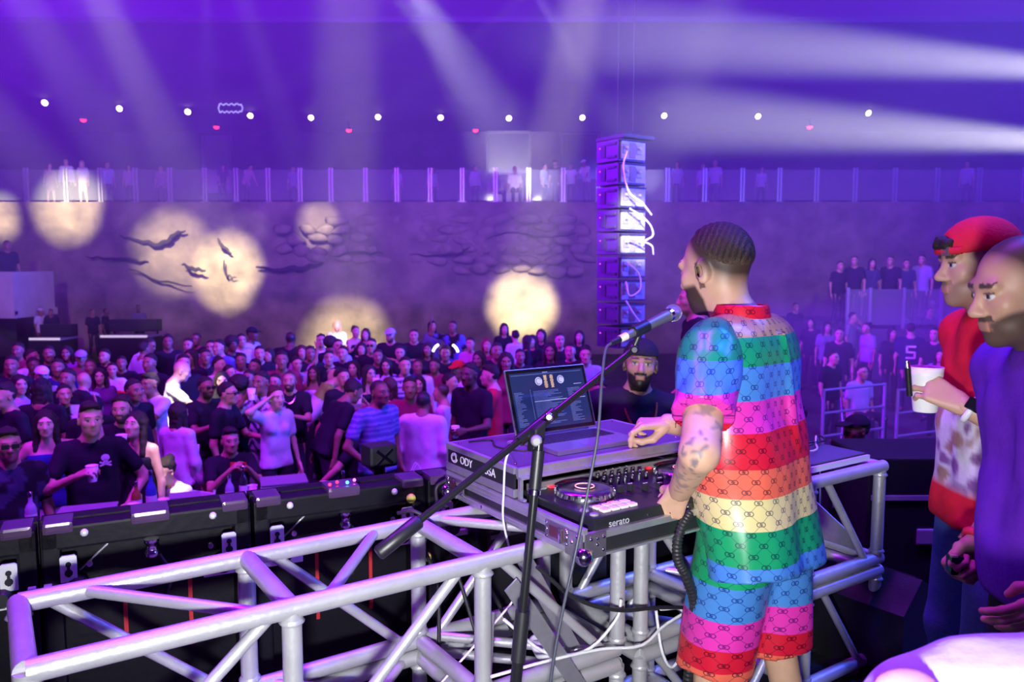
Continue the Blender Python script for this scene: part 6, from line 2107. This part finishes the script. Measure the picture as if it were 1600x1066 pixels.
T_(77, 255, 27.2, 'woman in tan dress in the terrace spotlight', f=1, top=TN, bt='skirt', bot=TN, skin='l', hair='wavy', hc=BRN, face=20)
T_(103, 248, 27.4, 'man in white shirt in the terrace spotlight', top=(.7, .7, .72), sl='l', skin='l', face=0)
T_(128, 251, 27.2, 'woman in short white dress in the terrace spotlight', f=1, top=WH, bt='skirt', bot=WH, skin='l', hair='wavy', hc=BLOND, face=-15)
T_(167, 253, 27.6, 'man in pale blue shirt right of the terrace spotlight', top=LB, skin='m', face=30)
T_(201, 257, 27.8, 'woman in violet dress between first terrace posts', f=1, top=(.3, .12, .3), skin='m', hair='wavy', face=10)
T_(251, 259, 27.8, 'person in plum shirt behind the fifth glass pane', top=(.22, .06, .2), skin='m', face=0)
T_(346, 260, 27.0, 'dark clothed person leaning on the rail by the pale door', top=K, skin='m', face=25, lean=22, L='rail', R='rail')
T_(384, 270, 27.0, 'person in pink shirt bending over the terrace rail', top=(.45, .22, .32), skin='m', face=50, lean=22, L='rail', R='rail')
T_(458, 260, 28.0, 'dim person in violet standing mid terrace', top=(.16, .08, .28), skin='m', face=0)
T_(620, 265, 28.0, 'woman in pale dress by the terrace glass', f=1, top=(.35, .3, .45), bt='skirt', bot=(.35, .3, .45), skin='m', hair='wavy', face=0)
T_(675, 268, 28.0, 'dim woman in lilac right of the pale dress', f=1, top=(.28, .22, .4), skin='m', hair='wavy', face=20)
T_(742, 262, 27.6, 'man in white shirt left of the spotlit seat', top=(.45, .44, .5), sl='l', skin='m', face=30)
T_(804, 276, 27.4, 'spotlit seated man in white shirt on the terrace', top=(.75, .75, .76), skin='m', hair=None, face=10, sit=1, h=1.75)
T_(774, 287, 28.0, 'seated woman beside the spotlit terrace man', f=1, top=(.4, .4, .45), skin='m', hair='bun', face=60, sit=1, h=1.60)
T_(850, 256, 27.3, 'man in light shirt leaning beside the dark terrace man', top=LB, skin='m', face=60)
T_(868, 250, 27.3, 'man in black standing on the terrace near the tall screen', top=K, skin='m', cap=K, face=-20)
T_(892, 258, 27.0, 'man in white hooded top by the tall screen', top=(.6, .6, .62), skin='d', face=0, L='rail', R='rail')
T_(917, 249, 27.0, 'man in white cap and shirt leaning on the terrace rail', top=(.6, .6, .62), skin='d', cap=(.65, .65, .66), face=-40, lean=14, L='rail', R='rail')
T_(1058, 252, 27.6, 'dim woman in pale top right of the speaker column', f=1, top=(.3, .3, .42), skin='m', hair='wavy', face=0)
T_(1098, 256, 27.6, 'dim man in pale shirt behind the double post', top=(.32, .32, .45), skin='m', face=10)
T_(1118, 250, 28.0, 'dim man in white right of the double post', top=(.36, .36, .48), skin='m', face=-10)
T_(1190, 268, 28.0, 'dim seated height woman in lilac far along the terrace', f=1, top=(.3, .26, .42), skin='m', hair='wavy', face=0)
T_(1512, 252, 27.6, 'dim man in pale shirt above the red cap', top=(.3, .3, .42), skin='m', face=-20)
# the sound engineers and the guest over the parapet
T2 = []
def at_level(x, y, Y, floor, label, grp, **sp):
    sp.update(px=(x, y), label=label)
    p = atY(x, y, Y); sp['P'] = [p.x, Y]
    sp['h'] = min(max(p.z - floor, 1.4), 1.98)
    return build_person(sp, floor, grp, cups=False)


DESKZ = -.95
at_level(62, 482, 23.3, DESKZ, 'man in white shirt and cap behind the small sound desk', 'sound crew', top=(.45, .43, .5), skin='d', cap=(.4, .4, .45), face=60)
at_level(80, 496, 22.9, DESKZ, 'dark seated figure at the small sound desk', 'sound crew', top=K, skin='d', face=0)
at_level(145, 502, 22.9, DESKZ, 'dark crew member between the two sound desks', 'sound crew', top=K, skin='d', face=30)
at_level(164, 484, 23.3, DESKZ, 'dark crew member leaning towards the large sound desk', 'sound crew', top=K, skin='k', face=80)
at_level(216, 476, 23.4, DESKZ, 'crew member in grey behind the large sound desk', 'sound crew', top=(.10, .09, .14), skin='k', face=0)
at_level(10, 376, 22.6, .42, 'guest in dark shirt over the pale parapet box', 'people on the terrace', top=K, skin='d', face=30)
# side terrace in the blue haze
for (x, y, lab, kw) in [(1312, 408, 'left figure of the dim group on the side terrace', dict(top=K)), (1336, 400, 'second figure of the dim group on the side terrace', dict(top=K)), (1362, 404, 'third figure of the dim group on the side terrace', dict(top=(.05, .05, .1), f=1, hair='long')),
                        (1392, 400, 'fourth figure of the dim group on the side terrace', dict(top=K)), (1416, 405, 'fifth figure of the dim group on the side terrace', dict(top=(.05, .05, .12))), (1442, 398, 'figure in pale shirt at the right of the side terrace', dict(top=(.28, .28, .36)))]:
    kw.update(skin='m', face=(x % 60) - 30)
    at_level(x, y, 21.2, .10, lab, 'people on the side terrace', **kw)

# ------------------------------------------------------------------ hanging loudspeaker column
M_CAB = mat('cabinet_black', (.010, .010, .013), .6, bump=(60, .2))
M_BACK = mat('cabinet_back_grey', (.17, .165, .16), .5, .2, noise=(12, .1))
yawc = math.radians(34)
cx = Vector((math.cos(yawc), math.sin(yawc), 0)); cy = Vector((-math.sin(yawc), math.cos(yawc), 0))   # cx along the back panel, cy away
AXC = (cx, cy, Zv)
top = atY(975, 215, 11.0)
pitch = 37 / FPX * 11.0
nm = ['top', 'second', 'third', 'fourth', 'fifth', 'sixth', 'seventh', 'eighth', 'lowest']
for i in range(9):
    bx = 958 + (0 if i < 5 else (i - 4) * .8)
    c = atY(966, 215 + 37 * i + 18, 11.0) + Vector((.02, 0, 0))
    e = empty('line_array_speaker', (c.x, c.y, c.z - pitch / 2), '%s cabinet of the hanging loudspeaker column%s' % (nm[i], ', counted from above' if 0 < i < 8 else ''), 'loudspeaker', 'cabinets of the hanging loudspeaker column')
    W_, D_, H_ = .50, .46, pitch * .90

    def q(a, b, z): return c + cx * a + cy * b + Zv * z
    # nearest vertical edge (back-left) stands at c
    MB().box(q(W_ / 2, D_ / 2 + .03, 0), (W_, D_, H_), AXC, .012).build('cabinet', M_CAB, e)
    MB().box(q(W_ / 2 + .01, .022, 0), (W_ - .06, .024, H_ - .05), AXC, .006).build('back_plate', M_BACK, e)
    for k in (.12, .36):
        pl = MB().box(q(k, .006, .015), (.10, .012, .13), AXC, .005).build('amp_panel', mat('amp_panel', (.10, .10, .11), .4), e)
        MB().lathe([(.022, 0), (.022, .02), (.015, .03)], q(k, 0, .03), -cy, 10).build('socket', M_GREY, pl)
    for k in range(5): MB().box(q(.20 + .022 * k, .004, -.0), (.006, .02, H_ * .7), AXC).build('heat_fin', M_BACK, e)
    MB().box(q(W_ / 2, .012, H_ / 2 - .012), (W_ - .03, .05, .018), AXC).build('rigging_bar', M_BLKMAT, e)
    for z in (-1, 1): MB().box(q(-.012, .16, z * H_ * .3), (.02, .18, .035), AXC, .004).build('rigging_plate', M_BLKMAT, e)
    MB().box(q(-.008, .34, 0), (.012, .10, H_ * .6), AXC, .003).build('side_handle', M_BLKMAT, e)
    MB().sphere(q(-.012, .40, .05), .008, 6).build('status_light', mat('led_pilot', (.6, .1, .5), .4, emit=(.9, .1, .5), es=2.5), e)
e = empty('rigging_frame', top + Vector((0, 0, .05)), 'black rigging frame with chains above the loudspeaker column', 'rigging frame')
MB().box(top + cx * .25 + cy * .26 + Zv * .03, (.56, .6, .05), AXC, .008).build('bumper', M_BLKMAT, e)
for k in (.1, .42): MB().tube([top + cx * .25 + cy * k + Zv * .05, top + cx * .25 + cy * k + Zv * 4.5], .006, 6).build('chain', M_BLKMAT, e)
for i, ys in enumerate([[(980, 236), (974, 262), (983, 300), (1004, 318), (1018, 336)], [(984, 326), (1002, 338), (1016, 352), (1020, 368), (1008, 376)], [(980, 410), (998, 428), (1000, 452), (984, 462), (978, 440)], [(984, 372), (1000, 376), (1018, 384), (1021, 398)], [(978, 470), (990, 490), (1002, 506)]]):
    o = MB().tube(bez([atY(x_, y_, 10.93 + (x_ - 966) * .004) for x_, y_ in ys]), .010, 6).build('speaker_cable', M_WCABLE)
    setp(o, ['white cable hanging from the second cabinet in a long loop', 'white cable curling over the spotlit cabinet', 'white cable looping below the spotlit cabinets', 'short white cable at the edge of the fifth cabinet', 'white cable trailing down from the lowest cabinets'][i], 'cable', 'white cables of the loudspeaker column')

# ------------------------------------------------------------------ crowd barriers at the right
def barrier(x0, x1, Y, label):
    a = atY(x0, 640, Y); b = atY(x1, 640, Y + .6)
    a.z = b.z = FLOOR
    e = empty('crowd_barrier', ((a.x + b.x) / 2, (a.y + b.y) / 2, FLOOR), label, 'barrier', 'steel crowd barriers')
    for p in (a, b): MB().tube([p, p + Zv * 1.12], .026, 8).build('post', M_STEEL, e)
    for z in (1.10, .76, .42, .12): MB().tube([a + Zv * z, b + Zv * z], .02, 8).build('rail', M_STEEL, e)
    for p in (a, b): MB().box(p + Vector((0, 0, .012)), (.5, .08, .024)).build('foot', M_STEEL, e)


barrier(1286, 1381, 11.4, 'steel crowd barrier standing behind the rainbow shirt')
barrier(1402, 1500, 11.4, 'steel crowd barrier beside the white foam cup')
# glass panes of the side terrace; the lit one has its light in the colour
x0 = atY(1300, 460, 20.0).x
MB().box((x0 + 6.5, 22.6, (FLOOR + .1) / 2), (13, 5.2, .1 - FLOOR), None, .01).build('floor_side_terrace', M_DARKW, kind='structure')
e = empty('glass_balustrade', (x0 + 1, 20.1, .1), 'short glass balustrade of the side terrace, one pane lit', 'balustrade')
xs_ = [atY(px__, 490, 20.1).x for px__ in (1324, 1359, 1411, 1470, 1540)]
for x_ in xs_: MB().box((x_, 20.1, .10 + .52), (.07, .07, 1.04), None, .008).build('post', M_STEEL, e)
for i, (a, b) in enumerate(zip(xs_[:-1], xs_[1:])):
    MB().box(((a + b) / 2, 20.1, .10 + .55), (b - a - .1, .02, .9)).build('pane', M_GLASS if i != 1 else mat('lit_tone_pane', (.16, .16, .17), .3), e)

# ------------------------------------------------------------------ sound desks at the back left
for (x0_, x1_, yt, yb_, Y, lab) in [(62, 110, 507, 530, 22.2, 'small sound desk with pale edge at the back left'), (170, 244, 499, 526, 22.2, 'large sound desk under a dark hood at the back left')]:
    a = atY(x0_, yb_, Y); b = atY(x1_, yt, Y)
    e = empty('sound_desk', ((a.x + b.x) / 2, Y, DESKZ), lab, 'sound desk')
    w = b.x - a.x
    MB().box(((a.x + b.x) / 2, Y - .1, (DESKZ + a.z) / 2), (w, .9, a.z - DESKZ), None, .02).build('table', M_BLKMAT, e)
    MB().box(((a.x + b.x) / 2, Y - .1, a.z + .03), (w, .8, .05), None, .01).build('console', M_GREY, e)
    MB().box(((a.x + b.x) / 2, Y - .52, a.z + .05), (w * .95, .03, .06)).build('lit_strip', mat('desk_strip', (.6, .6, .5), .4, emit=(1, .9, .75), es=.5), e)
    MB().box(((a.x + b.x) / 2, Y + .2, b.z - .18), (w, .35, .34), None, .02).build('screen_hood', M_BLKMAT, e)
    for k in (-.45, .45): MB().tube([((a.x + b.x) / 2 + k * w, Y + .2, a.z), ((a.x + b.x) / 2 + k * w, Y + .2, b.z - .3)], .03, 8).build('hood_leg', M_BLKMAT, e)
MB().box((-11.55, 22.9, (FLOOR + DESKZ) / 2), (6.6, 3.0, DESKZ - FLOOR), None, .02).build('desk_platform', M_DECK, label='low black platform carrying the two sound desks', cat='platform')

# ------------------------------------------------------------------ tables in front of the stage with drinks
def table(cx_, cy_, w, d, ang, label, hgt=.75):
    e = empty('cocktail_table', (cx_, cy_, FLOOR), label, 'table', 'black tables before the stage')
    ax = (Vector((math.cos(ang), math.sin(ang), 0)), Vector((-math.sin(ang), math.cos(ang), 0)), Zv)
    c = Vector((cx_, cy_, FLOOR))
    MB().box(c + Zv * (hgt - .01), (w, d, .035), ax, .008).build('table_top', M_BLKMET, e)
    for i in (-1, 1):
        for j in (-1, 1): MB().box(c + ax[0] * (i * (w / 2 - .05)) + ax[1] * (j * (d / 2 - .05)) + Zv * ((hgt - .03) / 2), (.05, .05, hgt - .03), ax).build('leg', M_BLKMAT, e)
    MB().box(c + Zv * (hgt - .15), (w - .1, d - .1, .03), ax).build('under_shelf', M_BLKMAT, e)
    return c + Zv * (hgt + .0085), ax


def bottle(p, label, col, h=.30, glow=False):
    e = empty('bottle', p, label, 'bottle', 'bottles on the tables')
    m = mat('glass_%d_%d_%d' % tuple(int(c * 100) for c in col), col, .12, 0, trans=.0, coat=.5)
    MB().lathe([(.034, 0), (.038, .01), (.038, h * .58), (.030, h * .68), (.014, h * .78), (.013, h * .97), (.015, h)], p, Zv, 16).build('glass', m, e)
    MB().lathe([(.0155, 0), (.0155, .03), (.012, .034)], Vector(p) + Zv * (h - .02), Zv, 12).build('cap', M_CHROME, e)
    MB().lathe([(.0386, h * .2), (.0386, h * .46)], p, Zv, 16).build('paper_band', M_WHITE, e)


p1 = atZ(445, 772, FLOOR + .75); t1, ax1 = table(p1.x, p1.y - .2, .95, .5, .35, 'black table holding the white box in front of the stage')
p2 = atY(150, 818, 5.55); t2, ax2 = table(p2.x, p2.y, .95, .42, .35, 'black high table at the left in front of the skull shirt man', 1.05)
p3 = atZ(600, 765, FLOOR + .75); t3, ax3 = table(p3.x + .05, p3.y - .4, .8, .45, .35, 'black table beside the white paper bag')
p4 = atY(268, 790, 6.2); t4, ax4 = table(p4.x, p4.y, .6, .42, .35, 'black table in front of the spotlit seated woman', .95)


def wbox(p, w, d, h, ax, label, name='white_box'):
    e = empty(name, p, label, 'box')
    MB().box(Vector(p) + Zv * (h / 2), (w, d, h), ax, .006).build('carton', M_WHITE, e)
    MB().box(Vector(p) + Zv * (h + .006), (w + .012, d + .012, .014), ax, .004).build('lid', M_GREY, e)
    MB().box(Vector(p) + Zv * (h * .45) - ax[1] * (d / 2 + .001), (w * .5, .003, h * .3), ax).build('printed_band', mat('print_grey'), e)


wbox(t1 + ax1[0] * .05, .40, .30, .17, ax1, 'white box with grey lid on the middle table')
wbox(t2 - ax2[0] * .05, .36, .26, .10, ax2, 'low white box on the left table')
wbox(t4 + ax4[0] * .1, .22, .16, .10, ax4, 'small pale carton in front of the spotlit seated woman')
bottle(t1 - ax1[0] * .30 + ax1[1] * .1, 'dark bottle on the middle table beside the white box', (.02, .04, .03))
bottle(t1 - ax1[0] * .42, 'clear bottle on the middle table end', (.35, .40, .5), .26)
bottle(t2 + ax2[0] * .36 + ax2[1] * .1, 'blue bottle on the left table', (.05, .10, .40), .32)
bottle(t2 - ax2[0] * .40, 'clear bottle on the left table end', (.40, .42, .5), .26)
bottle(t3 - ax3[0] * .35, 'dark bottle on the table beside the paper bag', (.03, .03, .03))
bottle(t4 - ax4[0] * .25, 'amber bottle in front of the spotlit seated woman', (.30, .14, .04), .24)
small_cup(t1 + ax1[0] * .42, 'white cup standing right of the white box'); small_cup(t1 - ax1[0] * .22 + ax1[1] * .12, 'white cup standing left of the white box')
small_cup(t2 + ax2[0] * .25, 'white cup standing on the left table'); small_cup(t3 + ax3[0] * .1, 'white cup standing on the table beside the paper bag'); small_cup(t4 - ax4[0] * .05 - ax4[1] * .1, 'white cup before the spotlit seated woman')
c = t3 + ax3[0] * .32
e = empty('paper_bag', c, 'white striped paper bag standing on the right table', 'bag')
MB().box(c + Zv * .12, (.20, .10, .24), ax3, .006).build('bag_body', mat('bag_violet', (.30, .26, .36), .7), e)
for k in range(4): MB().box(c + Zv * .12 + ax3[0] * (-.06 + .04 * k) - ax3[1] * .0515, (.016, .003, .19), ax3).build('stripe', M_WHITE, e)
for k in (-1, 1): MB().tube(bez([c + Zv * .24 + ax3[0] * -.05 + ax3[1] * .03 * k, c + Zv * .32 + ax3[1] * .03 * k, c + Zv * .24 + ax3[0] * .05 + ax3[1] * .03 * k]), .004, 6).build('handle', M_WHITE, e)
# little light effect projector clamped beyond the panels
c = la + LU * 1.17 + LV * .42 + Vector((0, 0, .93))
e = empty('effect_light', (c.x, c.y, FLOOR), 'small black effect light on a pole behind the video panels', 'stage light')
MB().tube([(c.x, c.y, FLOOR), (c.x, c.y, .90)], .025, 8).build('pole', M_BLACK, e)
MB().box(c, (.12, .10, .09), AXB, .012).build('housing', M_BLACK, e)
for k in (-1, 1): MB().box(c - V * .056, (.09, .004, .012), (U * math.cos(.7) + Zv * math.sin(.7) * k, V, Zv * math.cos(.7) - U * math.sin(.7) * k)).build('cross_bracket', M_CHROME, e)
# dark road cases and drum hardware beyond the right truss end
for i, (x_, y_, Y, sz, lab) in enumerate([(1420, 700, 5.2, (.8, .6, 1.05), 'dark road case standing beyond the right truss end'), (1330, 720, 5.6, (.5, .5, 1.0), 'narrow dark case behind the lighting desk')]):
    p = atY(x_, y_, Y)
    e = MB().box((p.x, Y, FLOOR + (p.z - FLOOR) / 2), (sz[0], sz[1], p.z - FLOOR), None, .015).build('road_case', M_BLKMET, None, lab, 'road case')
    MB().box((p.x, Y - sz[1] / 2 - .004, p.z - .25), (sz[0] - .05, .012, .03)).build('edge_strip', M_STEEL, e)
    MB().box((p.x, Y - sz[1] / 2 - .01, p.z - .5), (.16, .02, .10), None, .01).build('handle', M_STEEL, e)
# dark figure behind the lighting desk and the guest hidden by the DJ's face
at_level(1345, 648, 6.3, FLOOR, 'crouching dark figure behind the lighting desk', 'sound crew', top=K, skin='k', cap=K, face=-60)
at_level(1088, 432, 7.2, FLOOR + .75, 'person half hidden behind the face of the DJ', 'people on the stage edge', top=K, skin='m', face=-80, hair='short')
MB().box((atY(1088, 600, 7.2).x, 7.2, FLOOR + .375), (.9, .9, .75), None, .01).build('riser_platform', M_DECK, label='small black riser under the person behind the face of the DJ', cat='platform')
# green card among the people behind the laptop
c = atY(955, 619, 5.6)
e = empty('green_card', c, 'bright green folded card held up beside the man with the gold chain', 'card')
axg = (Vector((.86, 0, -.5)), Vector((.5, 0, .86)), Vector((0, -1, 0)))
MB().prism([(-.045, -.03), (.035, -.035), (.03, .0), (.05, .035), (-.04, .04)], -.004, .004, c, axg).build('card_front', mat('card_green', (.12, .62, .10), .6), e)
MB().prism([(-.045, -.03), (-.01, -.033), (-.02, .038), (-.04, .04)], .004, .012, c, axg).build('fold_flap', mat('card_green'), e)
# loose cables on the deck at the truss end
for lab, pts, m in [('white cable looping on the deck behind the truss end', [bp(2.75, .25, .012), bp(2.95, .45, .012), bp(3.2, .35, .012), bp(3.45, .5, .012), bp(3.8, .3, .012)], M_WCABLE),
                    ('black cable running along the deck under the right truss', [bp(2.2, .2, .012), bp(2.5, .1, .03), bp(2.9, .22, .012), bp(3.3, .1, .012), bp(3.9, .0, .012)], M_RUBBER),
                    ('thin black cable crossing the deck towards the floor monitor', [bp(2.4, .3, .012), bp(2.7, -.1, .012), bp(3.0, -.25, .012), bp(3.3, -.5, .012)], M_RUBBER)]:
    o = MB().tube(bez(pts), .007, 8).build('deck_cable', m); setp(o, lab, 'cable')

# ------------------------------------------------------------------ stage haze over the crowd
vm = bpy.data.materials.new('stage_haze'); vm.use_nodes = True
nt = vm.node_tree; nt.nodes.clear()
o_ = nt.nodes.new('ShaderNodeOutputMaterial'); s_ = nt.nodes.new('ShaderNodeVolumeScatter')
s_.inputs['Density'].default_value = .0065
s_.inputs['Color'].default_value = (1, 1, 1, 1)
s_.inputs['Anisotropy'].default_value = .1
nt.links.new(s_.outputs[0], o_.inputs['Volume'])
hz = MB().box((1, 20.0, 6.3), (64, 29.6, 10.6)).build('haze', vm, kind='stuff')
v2 = vm.copy(); v2.name = 'low_haze'
v2.node_tree.nodes['Volume Scatter'].inputs['Density'].default_value = .022
h2 = MB().box((18.5, 16.2, -.09), (30, 18.0, 2.16)).build('haze', v2, kind='stuff')
setp(h2, 'low blue haze over the crowd at the right', 'haze')
setp(hz, 'thin violet stage haze hanging over the crowd', 'haze')
for o in bpy.data.objects:
    if '_loc' in o.keys(): del o['_loc']
